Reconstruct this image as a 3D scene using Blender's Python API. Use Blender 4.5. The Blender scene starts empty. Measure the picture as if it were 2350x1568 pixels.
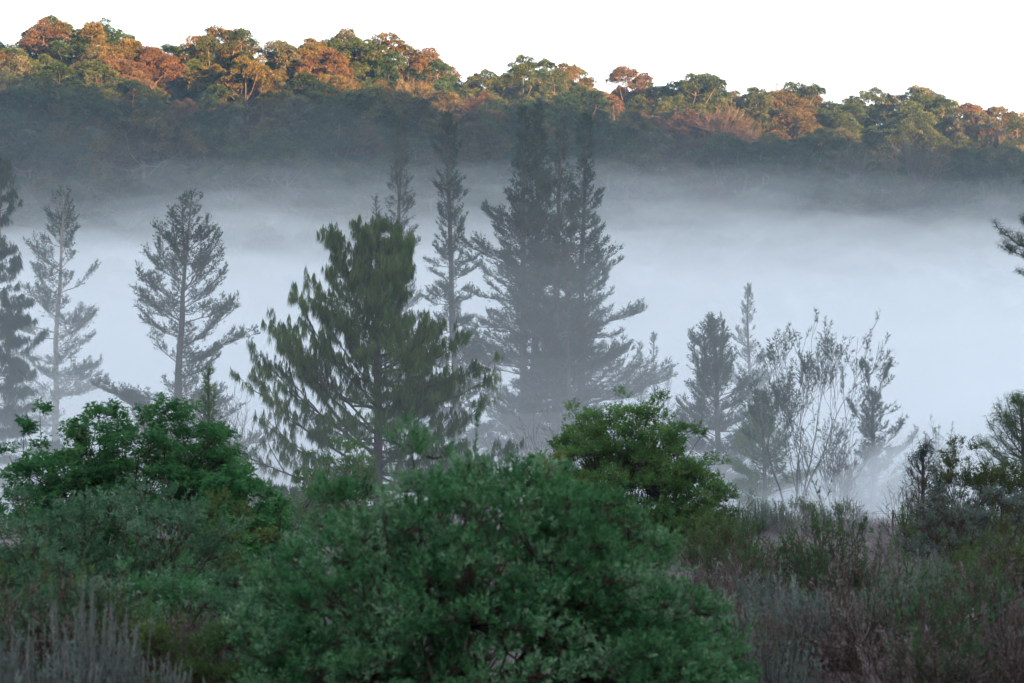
import bpy, math, time
import numpy as np
import zlib
from mathutils import Vector
T0 = time.time()
R = math.radians
sc = bpy.context.scene
COL = sc.collection

# ------------------------------------------------------------------ camera
CAM_Z = 3.2
PITCH = math.atan(216 / 6528)
cam_d = bpy.data.cameras.new('camera')
cam_d.lens = 100; cam_d.sensor_width = 36
cam_d.clip_start = 0.5; cam_d.clip_end = 5000
cam_d.dof.use_dof = True; cam_d.dof.focus_distance = 210; cam_d.dof.aperture_fstop = 4.2
cam = bpy.data.objects.new('camera', cam_d); COL.objects.link(cam)
cam.location = (0, 0, CAM_Z); cam.rotation_euler = (R(90) + PITCH, 0, 0)
sc.camera = cam

# ------------------------------------------------------------------ world, sun, exposure
SUN_EL, SUN_AZ = R(3.6), R(35)          # sun low, behind the viewer and to the right
world = bpy.data.worlds.new('World'); sc.world = world; world.use_nodes = True
wn = world.node_tree
bg = wn.nodes['Background']
sky = wn.nodes.new('ShaderNodeTexSky'); sky.sky_type = 'NISHITA'; sky.sun_disc = False
sky.sun_elevation = SUN_EL; sky.sun_rotation = math.pi - SUN_AZ
sky.air_density = 1.0; sky.dust_density = 1.0; sky.ozone_density = 1.9
tint = wn.nodes.new('ShaderNodeMix'); tint.data_type = 'RGBA'; tint.blend_type = 'MULTIPLY'; tint.inputs[0].default_value = 1
tint.inputs[7].default_value = (1.10, 1.06, 1.08, 1)       # added multiplier on the sky colour, tuned for the fog's hue
sky_gamma = wn.nodes.new('ShaderNodeGamma'); sky_gamma.inputs[1].default_value = 0.4      # added gamma evens the sky's brightness so the horizon outshines the fog less
wn.links.new(sky.outputs[0], sky_gamma.inputs[0]); wn.links.new(sky_gamma.outputs[0], tint.inputs[6]); wn.links.new(tint.outputs[2], bg.inputs[0]); bg.inputs[1].default_value = 0.15
sl = bpy.data.lights.new('sun', 'SUN'); sl.energy = 5.0; sl.angle = R(0.5); sl.color = (1.0, 0.47, 0.17)
sun = bpy.data.objects.new('sun', sl); COL.objects.link(sun)
sdir = Vector((math.sin(SUN_AZ) * math.cos(SUN_EL), -math.cos(SUN_AZ) * math.cos(SUN_EL), math.sin(SUN_EL)))
sun.rotation_euler = sdir.to_track_quat('Z', 'Y').to_euler(); sun.location = (80, -100, 200)
sc.view_settings.view_transform = 'Standard'; sc.view_settings.look = 'None'
sc.view_settings.exposure = 3.3; sc.view_settings.gamma = 1; sc.view_settings.use_curve_mapping = False
sc.render.engine = 'CYCLES'
cy = sc.cycles
cy.max_bounces = 8; cy.diffuse_bounces = 2; cy.glossy_bounces = 1; cy.transmission_bounces = 2
cy.volume_bounces = 12; cy.transparent_max_bounces = 40
cy.use_denoising = True; cy.denoiser = 'OPENIMAGEDENOISE'
cy.sample_clamp_indirect = 6; cy.caustics_reflective = False; cy.caustics_refractive = False

rng = np.random.default_rng(7)
FPX = 6528.0


def at(px, py, Y):
    """the point at depth Y that the photograph (2350 px wide) shows at px, py"""
    u, v = (px - 1175) / FPX, (784 - py) / FPX
    dy = math.cos(PITCH) - v * math.sin(PITCH); dz = math.sin(PITCH) + v * math.cos(PITCH)
    k = Y / dy
    return np.array([u * k, Y, CAM_Z + dz * k])


def smooth(t):
    t = np.clip(t, 0, 1); return t * t * (3 - 2 * t)


def wav(x, y, s, seed=0.0):
    """smooth pseudo noise, roughly -1..1"""
    r = np.random.RandomState(int(seed * 10) + 3)
    o = 0
    for i in range(5):
        a = r.uniform(0, 6.28); f = r.uniform(.6, 1.7) / s; p = r.uniform(0, 6.28)
        o = o + np.sin((x * math.cos(a) + y * math.sin(a)) * f * 6.28 + p)
    return o / 3.0


# ------------------------------------------------------------------ terrain
SKY_X = np.array([-400, 0, 250, 450, 700, 850, 950, 1050, 1180, 1300, 1450, 1600, 1800, 2000, 2130, 2250, 2350, 2800]) 
SKY_Y = np.array([60, 75, 70, 78, 92, 95, 120, 160, 172, 165, 172, 202, 222, 235, 228, 245, 258, 300])


RIDGE_Y = 760.0
RX = (SKY_X - 1175) / FPX * RIDGE_Y
RZ = CAM_Z + (1000 - SKY_Y) / FPX * RIDGE_Y - 11.5      # the ground under the ridge crowns


def ground(x, y):
    x = np.asarray(x, float); y = np.asarray(y, float)
    z = -0.9 * smooth((y - 40) / 80) - 2.2 * smooth((y - 100) / 130) - 2.0 * smooth((y - 230) / 150)
    z = z + 0.12 * wav(x, y, 14, 1) * smooth((y - 8) / 10)
    top = np.interp(x, RX, RZ)
    hill = smooth((y - 405) / 90) * 0 + np.clip((y - 425) / (RIDGE_Y - 425), 0, 1) * (top + 5.1)
    hill = hill + smooth((y - 430) / 120) * 2.5 * wav(x, y, 90, 2)
    fall = np.clip((y - RIDGE_Y) / 300, 0, 1)
    hill = hill * (1 - fall)
    z = z + hill
    # the ridge behind the viewer that keeps the valley in shade
    back = smooth((-y - 40) / 440) * (BACK_Z(x) + 0)
    back = back * (1 - smooth((-y - 520) / 300) * .5)
    return z + back


def BACK_Z(x):
    # profile of the ridge crest at y=-500 as seen along the sunlight
    dist = (RIDGE_Y - 20 + 500) / math.cos(SUN_AZ)
    drop = dist * math.tan(SUN_EL)
    xs = x - (RIDGE_Y - 20 + 500) * math.tan(SUN_AZ)        # where this piece of crest casts its shadow on the far hill
    line = np.interp(xs, [-300, -120, 0, 60, 130, 300], [86, 78, 71, 59, 49, 34])
    return line + drop + 3.0 * wav(x, 0, 34, 4) + 1.5 * wav(x, 0, 11, 5) + 1.2 * wav(x, 0, 160, 6)


def new_mat(name):
    m = bpy.data.materials.new(name); m.use_nodes = True
    m.node_tree.nodes.clear(); return m, m.node_tree.nodes, m.node_tree.links


def mat_surface(name, cols, scale=3.0, rough=0.95, bump=0.3):
    """soil, bark: noise driven colour and relief"""
    m, n, l = new_mat(name)
    out = n.new('ShaderNodeOutputMaterial'); b = n.new('ShaderNodeBsdfPrincipled')
    tc = n.new('ShaderNodeTexCoord'); nz = n.new('ShaderNodeTexNoise'); nz.inputs['Scale'].default_value = scale
    nz.inputs['Detail'].default_value = 6
    rp = n.new('ShaderNodeValToRGB')
    rp.color_ramp.elements[0].position = .3; rp.color_ramp.elements[1].position = .7
    rp.color_ramp.elements[0].color = (*cols[0], 1); rp.color_ramp.elements[1].color = (*cols[1], 1)
    bm = n.new('ShaderNodeBump'); bm.inputs['Strength'].default_value = bump
    l.new(tc.outputs['Object'], nz.inputs['Vector']); l.new(nz.outputs[0], rp.inputs[0]); l.new(rp.outputs[0], b.inputs['Base Color'])
    l.new(nz.outputs[0], bm.inputs['Height']); l.new(bm.outputs[0], b.inputs['Normal'])
    b.inputs['Roughness'].default_value = rough; b.inputs['Specular IOR Level'].default_value = 0.2
    l.new(b.outputs[0], out.inputs[0])
    return m


def mat_leaf(name, cols, scale=0.5, trans=0.3, objvar=0.12):
    """leaves: colour by leaf (face attribute), by clump (noise) and by plant (object random)"""
    m, n, l = new_mat(name)
    out = n.new('ShaderNodeOutputMaterial')
    tc = n.new('ShaderNodeTexCoord'); nz = n.new('ShaderNodeTexNoise'); nz.inputs['Scale'].default_value = scale
    nz.inputs['Detail'].default_value = 2
    at_ = n.new('ShaderNodeAttribute'); at_.attribute_name = 'leaf_tint'
    oi = n.new('ShaderNodeObjectInfo')
    a = n.new('ShaderNodeMath'); a.operation = 'MULTIPLY_ADD'; a.inputs[1].default_value = 0.45
    mr = n.new('ShaderNodeMath'); mr.operation = 'MULTIPLY_ADD'; mr.inputs[1].default_value = 1.5; mr.inputs[2].default_value = -0.45
    l.new(tc.outputs['Object'], nz.inputs['Vector']); l.new(nz.outputs[0], mr.inputs[0])
    l.new(at_.outputs['Fac'], a.inputs[0]); l.new(mr.outputs[0], a.inputs[2])
    rp = n.new('ShaderNodeValToRGB'); e = rp.color_ramp.elements
    e[0].position = .1; e[0].color = (*cols[0], 1); e[1].position = 1.0; e[1].color = (*cols[-1], 1)
    if len(cols) == 3:
        k = e.new(.55); k.color = (*cols[1], 1)
    l.new(a.outputs[0], rp.inputs[0])
    hs = n.new('ShaderNodeHueSaturation')
    v = n.new('ShaderNodeMath'); v.operation = 'MULTIPLY_ADD'; v.inputs[1].default_value = 2 * objvar; v.inputs[2].default_value = 1 - objvar
    h = n.new('ShaderNodeMath'); h.operation = 'MULTIPLY_ADD'; h.inputs[1].default_value = .25 * objvar; h.inputs[2].default_value = .5 - .125 * objvar
    l.new(oi.outputs['Random'], v.inputs[0]); l.new(v.outputs[0], hs.inputs['Value'])
    l.new(oi.outputs['Random'], h.inputs[0]); l.new(h.outputs[0], hs.inputs['Hue']); l.new(rp.outputs[0], hs.inputs['Color'])
    d = n.new('ShaderNodeBsdfDiffuse'); t = n.new('ShaderNodeBsdfTranslucent'); mx = n.new('ShaderNodeMixShader')
    mx.inputs[0].default_value = trans
    l.new(hs.outputs[0], d.inputs[0]); l.new(hs.outputs[0], t.inputs[0])
    l.new(d.outputs[0], mx.inputs[1]); l.new(t.outputs[0], mx.inputs[2]); l.new(mx.outputs[0], out.inputs[0])
    return m


M = {
    'soil': mat_surface('soil', [(.025, .02, .016), (.05, .04, .032)], 0.6),
    'forest_soil': mat_surface('forest_soil', [(.02, .024, .014), (.045, .04, .025)], 0.2),
    'bark_pine': mat_surface('bark_pine', [(.05, .04, .035), (.12, .095, .08)], 2.0),
    'bark_red': mat_surface('bark_red', [(.08, .035, .025), (.14, .07, .05)], 3.0),
    'bark_pale': mat_surface('bark_pale', [(.16, .13, .10), (.34, .29, .24)], 0.8),
    'bark_forest': mat_surface('bark_forest', [(.09, .075, .06), (.20, .17, .14)], 0.8),
    'bark_grey': mat_surface('bark_grey', [(.06, .05, .045), (.13, .11, .10)], 2.0),
    'twig_brown': mat_surface('twig_brown', [(.045, .028, .022), (.10, .06, .045)], 6.0),
    'twig_dry': mat_surface('twig_dry', [(.13, .10, .095), (.25, .20, .19)], 6.0),
    # the far forest
    'hill_green': mat_leaf('hill_green', [(.012, .026, .012), (.046, .074, .028), (.12, .15, .055)], .35),
    'hill_dark': mat_leaf('hill_dark', [(.008, .022, .011), (.028, .058, .026), (.070, .12, .045)], .35),
    'hill_olive': mat_leaf('hill_olive', [(.028, .032, .013), (.092, .086, .032), (.20, .155, .06)], .35),
    'hill_russet': mat_leaf('hill_russet', [(.046, .038, .024), (.095, .070, .042), (.155, .11, .065)], .35),
    'hill_grey': mat_leaf('hill_grey', [(.030, .040, .026), (.085, .10, .065), (.18, .19, .13)], .35),
}


def q_mesh(name, V, F, tint=None):
    """mesh of quads or triangles from arrays"""
    V = np.ascontiguousarray(V, np.float32); F = np.ascontiguousarray(F, np.int32)
    me = bpy.data.meshes.new(name)
    me.vertices.add(len(V)); me.vertices.foreach_set('co', V.ravel())
    me.loops.add(F.size); me.loops.foreach_set('vertex_index', F.ravel())
    me.polygons.add(len(F)); me.polygons.foreach_set('loop_start', np.arange(0, F.size, F.shape[1], dtype=np.int32))
    me.update(calc_edges=True)
    if tint is not None:
        a = me.attributes.new('leaf_tint', 'FLOAT', 'FACE'); a.data.foreach_set('value', np.ascontiguousarray(tint, np.float32))
    return me


def link(name, data, parent=None, mat=None, loc=None):
    o = bpy.data.objects.new(name, data); COL.objects.link(o)
    if parent is not None: o.parent = parent
    if mat is not None and data is not None: data.materials.append(M[mat] if isinstance(mat, str) else mat)
    if loc is not None: o.location = loc
    return o


def tag(o, label=None, cat=None, group=None, kind=None):
    for k, v in (('label', label), ('category', cat), ('group', group), ('kind', kind)):
        if v: o[k] = v
    return o


def thing(name, label, cat, loc, group=None, rz=0):
    o = link(name, None, loc=loc); o.rotation_euler.z = rz; o.empty_display_size = 0.5
    return tag(o, label, cat, group)


def grid_mesh(xs, ys, zf):
    X, Y = np.meshgrid(xs, ys); Z = zf(X, Y)
    V = np.stack([X, Y, Z], -1).reshape(-1, 3)
    nx, ny = len(xs), len(ys)
    i = (np.arange(ny - 1)[:, None] * nx + np.arange(nx - 1)[None]).ravel()
    return V, np.stack([i, i + 1, i + nx + 1, i + nx], -1)


# ground: one sheet, fine near the viewer
xs = np.unique(np.concatenate([np.arange(-1500, 2001, 50.), np.arange(-160, 161, 8.), np.arange(-1000, 1400, 20.)]))
ys = np.unique(np.concatenate([np.arange(-900, 1700, 25.), np.arange(0, 240, 5.), np.arange(400, 800, 12.)]))
V, F = grid_mesh(xs, ys, ground)
g = link('ground', q_mesh('ground', V, F)); g.data.materials.append(M['soil']); g.data.materials.append(M['forest_soil'])
fc = V[F].mean(1); g.data.polygons.foreach_set('material_index', ((fc[:, 1] > 400) | (fc[:, 1] < -30)).astype(np.int32))
g.data.polygons.foreach_set('use_smooth', np.ones(len(F), bool))
tag(g, kind='structure')

# ------------------------------------------------------------------ haze and fog


def mat_fog(name, dens, col=(1, 1, 1), aniso=0.0):
    m, n, l = new_mat(name)
    out = n.new('ShaderNodeOutputMaterial'); v = n.new('ShaderNodeVolumePrincipled')
    v.inputs['Density'].default_value = dens; v.inputs['Color'].default_value = (*col, 1); v.inputs['Anisotropy'].default_value = aniso
    l.new(v.outputs[0], out.inputs['Volume']); return m


def closed_grid(name, xs, ys, ztop, zbot):
    V, F = grid_mesh(xs, ys, ztop)
    nx, ny = len(xs), len(ys); n = len(V)
    B = V.copy(); B[:, 2] = zbot
    loop = list(range(nx)) + [j * nx + nx - 1 for j in range(1, ny)] + [(ny - 1) * nx + i for i in range(nx - 2, -1, -1)] + [j * nx for j in range(ny - 2, 0, -1)]
    lp = np.array(loop); nxt = np.roll(lp, -1)
    S = np.stack([lp, lp + n, nxt + n, nxt], -1)
    return q_mesh(name, np.vstack([V, B]), np.vstack([F, F[:, ::-1] + n, S]))


hz = link('haze', closed_grid('haze', np.array([-1520., 2020.]), np.array([-920., 1720.]), lambda x, y: 0 * x + 330., -30.), mat=mat_fog('haze_air', 0.00009, (.42, .68, 1)))
tag(hz, kind='stuff')
FOG = [  # near edge Y0, width of the rise, height of the plateau, density, waviness, swell towards the sides
    (50, 75, 22, .0009, 3.0, 0),
    (250, 260, 56, .00012, 3.0, 0),
    (250, 260, 48, .0005, 6.0, 0),
    (240, 250, 42, .0016, 6.0, 0),
    (230, 260, 38, .0036, 5.0, 0),
    (210, 260, 34, .0060, 4.5, 0),
    (80, 120, 15, .0016, 2.0, .2),
    (125, 110, 9, .0032, 1.5, .7),
    (120, 110, 4.5, .0060, 1.2, .6),
    (118, 90, 1.8, .0140, 0.8, 0),
]
for i, (y0, w, zt, dn, wv, sw) in enumerate(FOG):
    def top(x, y, y0=y0, w=w, zt=zt, wv=wv, i=i, sw=sw):
        t = smooth((y - y0) / w)
        side = 1 + sw * smooth((np.abs(x - 2) - 8) / 60) * (1 - smooth((y - 215) / 90))
        return -8 + (zt + 8) * t ** .8 * side + wv * t * (wav(x, y, 80, i) + .7 * wav(x, y, 26, i + .5))
    fo = link('fog', closed_grid('fog', np.linspace(-420, 420, 71), np.linspace(y0, 745, 54), top, -14.), mat=mat_fog('fog_air', dn, (.985, .99, 1)))
    tag(fo, kind='stuff')

for (x0, x1, y0, y1, h, dn) in ((-2, 130, 108, 300, 9.0, .032), (12, 130, 125, 300, 15, .008), (-130, -22, 130, 300, 9, .008)):
    fo = link('fog', closed_grid('fog', np.linspace(x0, x1, 24), np.linspace(y0, y1, 30),
              lambda x, y: -9 + (h + 4) * smooth(np.minimum((x - x0), (x1 - x)) / 30) * smooth((y - y0) / 45) * smooth((y1 - y) / 60) + .5 * wav(x, y, 18, 3), -14.), mat=mat_fog('fog_air', dn, (.985, .99, 1)))
    tag(fo, kind='stuff')

wr = np.random.default_rng(31)
for k in range(30):                     # torn wisps that lift off the bank in front of the hill
    wx, wy = wr.uniform(-105, 115), wr.uniform(455, 560); wz = 3.2 + wy * wr.uniform(.068, .092); a_, b_, c_ = wr.uniform(14, 42), wr.uniform(14, 30), wr.uniform(1.5, 4.5)
    th = np.linspace(0, math.pi, 13)[:, None]; ph = np.linspace(0, 2 * math.pi, 25)[None, :-1]
    rr = 1 + .22 * np.sin(3 * ph + k) * np.sin(th) + .15 * np.sin(5 * ph + 2 * th + k)
    V = np.stack([wx + a_ * rr * np.sin(th) * np.cos(ph), wy + b_ * rr * np.sin(th) * np.sin(ph), wz + c_ * rr * np.cos(th) + .08 * a_ * np.sin(th) * np.cos(ph) * wr.uniform(-1, 1)], -1).reshape(-1, 3)
    F = np.array([[i * 24 + j, (i + 1) * 24 + j, (i + 1) * 24 + (j + 1) % 24, i * 24 + (j + 1) % 24] for i in range(12) for j in range(24)])
    fo = link('fog', q_mesh('fog', V, F), mat=mat_fog('fog_air', wr.uniform(.0008, .0024), (.985, .99, 1))); tag(fo, kind='stuff')

# ------------------------------------------------------------------ plant building helpers


def reseed(text):
    """every plant keeps its own shape when others change"""
    global rng
    rng = np.random.default_rng(zlib.crc32(text.encode()) + SEEDS.get(text, 0))


SEEDS = {}


def norm(a):
    return a / np.maximum(np.linalg.norm(a, axis=-1, keepdims=True), 1e-9)


def rand_dir(n):
    return norm(rng.normal(size=(n, 3)))


class Wood:
    """collects tapered limbs (square or six sided prisms)"""
    def __init__(s): s.A, s.B, s.ra, s.rb, s.V, s.F, s.n, s.TV = [], [], [], [], [], [], 0, []

    def seg(s, a, b, ra, rb):
        s.A.append(a); s.B.append(b); s.ra.append(ra); s.rb.append(rb)

    def poly(s, P, r):
        for i in range(len(P) - 1): s.seg(P[i], P[i + 1], r[i], r[i + 1])

    def segs(s, A, B, ra, rb):
        s.A.extend(A); s.B.extend(B); s.ra.extend(ra); s.rb.extend(rb)

    def tube(s, P, r, k=8):
        P = np.asarray(P, float); T = norm(np.gradient(P, axis=0)); ref = np.array([1., 0.13, 0])
        S = norm(np.cross(T, ref)); U = np.cross(T, S)
        a = np.arange(k) / k * 2 * math.pi
        wob = 1 + .10 * rng.normal(size=(len(P), k))
        ring = (np.cos(a)[None, :, None] * S[:, None] + np.sin(a)[None, :, None] * U[:, None]) * (np.asarray(r)[:, None] * wob)[..., None] + P[:, None]
        V = ring.reshape(-1, 3)
        i = np.arange(len(P) - 1)[:, None] * k; j = np.arange(k)[None]; j2 = (j + 1) % k
        F = np.stack([i + j, i + j2, i + k + j2, i + k + j], -1).reshape(-1, 4)
        s.V.append(V); s.F.append(F + s.n); s.n += len(V)

    def data(s, k=4):
        V, F, n = list(s.V), list(s.F), s.n
        if s.A:
            A = np.array(s.A, float); B = np.array(s.B, float); ra = np.array(s.ra)[:, None, None]; rb = np.array(s.rb)[:, None, None]
            T = norm(B - A); B = B + T * ra[:, 0] * .4
            S = norm(np.cross(T, np.array([.21, .1, 1.]) + 0 * T) + 1e-6); U = np.cross(T, S)
            a = np.arange(k) / k * 2 * math.pi
            rg = np.cos(a)[None, :, None] * S[:, None] + np.sin(a)[None, :, None] * U[:, None]
            VV = np.concatenate([A[:, None] + rg * ra, B[:, None] + rg * rb], 1).reshape(-1, 3)
            i = np.arange(len(A))[:, None] * 2 * k; j = np.arange(k)[None]; j2 = (j + 1) % k
            FF = np.stack([i + j, i + j2, i + k + j2, i + k + j], -1).reshape(-1, 4)
            V.append(VV); F.append(FF + n)
        return np.vstack(V), np.vstack(F)

    def thin(s, P, Q, w):
        """hair thin twigs, one tapering blade each"""
        S = norm(np.cross(Q - P, rand_dir(len(P)))) * w; s.TV.append(np.stack([P - S, P + S, Q], 1).reshape(-1, 3))

    def mesh(s, name, k=4):
        V, F = s.data(k)
        if s.TV:
            T = np.vstack(s.TV) * s.__dict__.get('k', 1); F = np.vstack([F[:, :3], F[:, [0, 2, 3]], np.arange(len(T)).reshape(-1, 3) + len(V)]); V = np.vstack([V, T])
        return q_mesh(name, V, F)


def blades(P, D, L, W, fold=None):
    """pointed leaves or needles, one triangle each: P base, D direction, L length, W width"""
    n = len(P); D = norm(D); S = norm(np.cross(D, rand_dir(n)))
    L = np.broadcast_to(L, n)[:, None]; W = np.broadcast_to(W, n)[:, None]
    k = rng.uniform(0, .5, (n, 1))
    V = np.stack([P + D * L * k + S * W * .5, P + D * L, P + D * L * (k * .6) - S * W * .5], 1).reshape(-1, 3)
    return V, np.arange(3 * n).reshape(-1, 3)


def sprigs(P, D, L, m, leafL, leafW, ang=50, droop=0.0, t0=0.0, tip=0.0, jit=.35):
    """m leaves along each shoot P + D*L; ang = angle between shoot and leaf, droop pulls the leaves down"""
    n = len(P); D = norm(D); L = np.broadcast_to(L, n)
    t = rng.uniform(t0, 1, (n, m)); rad = rand_dir(n * m).reshape(n, m, 3)
    Dn = D[:, None]; rad = norm(rad - (rad * Dn).sum(-1, keepdims=True) * Dn)
    base = P[:, None] + Dn * (L[:, None] * t)[..., None]
    a = np.radians(ang) * (1 - tip * t) + rng.normal(0, .15, (n, m))
    d = Dn * np.cos(a)[..., None] + rad * np.sin(a)[..., None]
    d[..., 2] -= droop * rng.uniform(.7, 1.3, (n, m))
    ll = leafL * rng.uniform(1 - jit, 1 + jit, (n, m)); ww = leafW * rng.uniform(.7, 1.3, (n, m))
    V, F = blades(base.reshape(-1, 3), d.reshape(-1, 3), ll.ravel(), ww.ravel())
    return V, F, np.repeat(rng.uniform(0, 1, n), m) * .6 + rng.uniform(0, .4, n * m)


class Leaves:
    def __init__(s): s.V, s.F, s.T, s.n = [], [], [], 0

    def add(s, V, F, T=None):
        s.V.append(V); s.F.append(F + s.n); s.n += len(V)
        s.T.append(rng.uniform(0, 1, len(F)) if T is None else T)

    def sprigs(s, *a, **k):
        if len(a[0]): s.add(*sprigs(*a, **k))

    def mesh(s, name): return q_mesh(name, np.vstack(s.V), np.vstack(s.F), np.concatenate(s.T))


def rot_about(v, axis, ang):
    axis = axis / np.linalg.norm(axis)
    return v * math.cos(ang) + np.cross(axis, v) * math.sin(ang) + axis * axis.dot(v) * (1 - math.cos(ang))


def branchy(W, P, D, L, r, depth, kids=(3, 4), spread=35, shrink=.68, gnarl=.18, up=.08, steps=3, tips=None, rmin=.004, first=.35):
    """recursive limb; returns the tips (position, direction)"""
    tips = [] if tips is None else tips
    P = np.array(P, float); D = np.array(D, float); pts = [P]; rad = [r]; dirs = [D]
    for i in range(steps):
        D = D + rng.normal(0, gnarl, 3); D[2] += up; D = D / np.linalg.norm(D)
        P = P + D * L / steps; pts.append(P); rad.append(max(r * (1 - .45 * (i + 1) / steps), rmin)); dirs.append(D)
    W.poly(pts, rad)
    if depth == 0:
        tips.append((P, D)); return tips
    k = int(rng.integers(kids[0], kids[1] + 1))
    for j in range(k):
        f = 1.0 if j == 0 else rng.uniform(first, 1)
        q = f * steps; i = min(int(q), steps - 1); p = pts[i] + (pts[i + 1] - pts[i]) * (q - i)
        ax = np.cross(dirs[i + 1], rng.normal(size=3)); an = R(spread) * (rng.uniform(.1, .5) if j == 0 else rng.uniform(.6, 1.3))
        branchy(W, p, rot_about(dirs[i + 1], ax, an), L * shrink * rng.uniform(.75, 1.2), rad[-1] * (.9 if j == 0 else .7), depth - 1,
                kids, spread, shrink, gnarl, up, steps, tips, rmin, first)
    return tips


# ------------------------------------------------------------------ the forest on the far hillside
hill_kinds = []      # (mesh of the crown, mesh of the trunk, kind)


def lobe_leaves(Lv, c, rx, rz, n, size):
    """leaf clumps over the upper shell of one small crown"""
    d = rand_dir(n); d[:, 2] = np.where(rng.random(n) < .8, np.abs(d[:, 2]), d[:, 2] * .6)
    k = rng.uniform(.72, 1.05, n) ** .7
    bump = 1 + .16 * np.sin(d[:, 0] * 6 + c[0] * 3) * np.sin(d[:, 1] * 6 + c[1]) + .12 * np.sin(d[:, 2] * 9 + d[:, 0] * 7)
    P = c + d * np.stack([k * bump * rx, k * bump * rx, k * bump * rz], -1)
    dirs = norm(d * .8 + rand_dir(n) * .9)
    V, F = blades(P, dirs, rng.uniform(.6, 1.4, n) * size, rng.uniform(.5, 1.1, n) * size)
    Lv.add(V, F, np.clip(.5 + .22 * rng.normal() + .2 * rng.normal(size=n), 0, 1))


def hill_tree(style):
    W, Lv = Wood(), Leaves()
    if style == 'umbrella': H, Rr, nl, base = 15, 8.5, 26, .55
    elif style == 'dome': H, Rr, nl, base = 14, 7.5, 34, .3
    elif style == 'tall': H, Rr, nl, base = 17, 5.5, 26, .3
    elif style == 'open': H, Rr, nl, base = 15, 7.5, 20, .5
    else: H, Rr, nl, base = 13, 7.0, 0, .35           # bare
    lean = rng.normal(0, .06, 2); fork = H * base * rng.uniform(.75, 1)
    tr = [np.array([0, 0, -1.5]), np.array([lean[0] * 3, lean[1] * 3, fork * .5]), np.array([lean[0] * 8, lean[1] * 8, fork])]
    W.tube(tr, [.36, .28, .22], 7)
    if style == 'bare':
        tips = []
        for k in range(7):
            a = k * 2.4 + rng.uniform(-.4, .4); D = np.array([math.cos(a) * .6, math.sin(a) * .6, 1.])
            branchy(W, tr[2] - np.array([0, 0, rng.uniform(0, fork * .4)]), D / np.linalg.norm(D), 4.2, .15, 4, (3, 4), 30, .66, .14, .10, 3, tips, .028)
        P = np.array([t[0] for t in tips]); D = np.array([t[1] for t in tips])
        Lv.sprigs(P - D * .6, D, 1.0, 7, .34, .10, 55)
        return Lv, W
    nh = {'umbrella': 6, 'dome': 10, 'tall': 8, 'open': 8}[style]; heads = []
    for j in range(nh):
        a = j * 2.4 + rng.uniform(-.6, .6); rr = 0 if j == 0 else Rr * rng.uniform(.45, .75)
        hr = Rr * (rng.uniform(.42, .55) if j == 0 else rng.uniform(.26, .46)); zt = H * (rng.uniform(.95, 1.03) if j == 0 else rng.uniform(.68, .97))
        if style == 'tall' and j: rr *= .7; zt = H * rng.uniform(.5, .9)
        if style != 'umbrella' and j >= 5: zt = H * rng.uniform(.32, .66); rr = Rr * rng.uniform(.6, .95)
        heads.append((np.array([math.cos(a) * rr + lean[0] * 12, math.sin(a) * rr + lean[1] * 12, zt]), hr))
    for hc, hr in heads:
        # one big limb to every head, then a few forks
        p0 = tr[2] - np.array([0, 0, rng.uniform(0, fork * .4)]); hb = hc - np.array([0, 0, hr * 1.1]); m = p0 * .5 + hb * .5 + rng.normal(0, .6, 3)
        W.poly([p0, p0 * .75 + m * .25 + rng.normal(0, .2, 3), m, hb], [.15, .12, .10, .07])
        n_l = int((9 if style != 'open' else 7) * (hr / 3) ** 1.3 + 4)
        for i in range(n_l):
            a = i * 2.39996 + rng.uniform(-.5, .5); q = math.sqrt((i + .5) / n_l)
            s = rng.uniform(.55, 1.35) * (hr / 3.2) ** .5
            c = hc + np.array([math.cos(a) * q * hr, math.sin(a) * q * hr, -s * .6 - hr * (.75 if style == 'umbrella' else 1.05) * q ** 2 + rng.normal(0, .45)])
            if i % 2 == 0: W.poly([hb, (hb + c) * .5 + rng.normal(0, .3, 3), c], [.055, .04, .025])
            lobe_leaves(Lv, c, s * 1.3, s * .9, int(150 * s * s + 40), .36)
            for kk in range(2):
                d = rand_dir(1)[0]; d[2] = abs(d[2]) * .7
                lobe_leaves(Lv, c + d * s * 1.15, s * .5, s * .45, 34, .34)
    return Lv, W


STYLES = ['umbrella', 'dome', 'dome', 'tall', 'open', 'bare', 'umbrella', 'dome', 'open', 'tall', 'bare', 'dome']
for s_ in STYLES:
    Lv, W = hill_tree(s_)
    hill_kinds.append((Lv.mesh('crown'), W.mesh('trunk', 3), s_))
for c_, w_, s_ in hill_kinds: c_.materials.append(M['hill_green']); w_.materials.append(M['bark_forest'])

AREAS = [(170, 'above the left edge'), (330, 'above the straight pine'), (520, 'above the open pine'),
         (700, 'above the weeping pine\'s arm'), (860, 'above the weeping pine'), (980, 'behind the forked pine'),
         (1110, 'behind the lone slender pine'), (1240, 'behind the clump\'s left spires'), (1370, 'behind the clump\'s right spires'),
         (1520, 'right of the pine clump'), (1680, 'above the bushy pine'), (1800, 'above the palest pine'), (1930, 'above the twiggy pine'),
         (2080, 'above the broken pine'), (2230, 'above the flat topped tree'), (3000, 'above the right edge')]
LOOK = {'hill_green': 'mid green', 'hill_dark': 'dark green', 'hill_olive': 'olive gold', 'hill_russet': 'russet', 'hill_grey': 'grey green'}
SHAPE = {'umbrella': 'umbrella shaped', 'dome': 'lumpy domed', 'tall': 'tall oval', 'open': 'loose open', 'bare': 'almost bare twiggy'}
spots = []
y = 506.0; row = 0
while y < 815:
    half = 0.19 * y + 12; x = -half + rng.uniform(0, 8)
    while x < half:
        spots.append((x + rng.normal(0, 2.0), y + rng.normal(0, 2.6), row)); x += rng.uniform(8.0, 12.5)
    y += 9.5; row += 1
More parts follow.
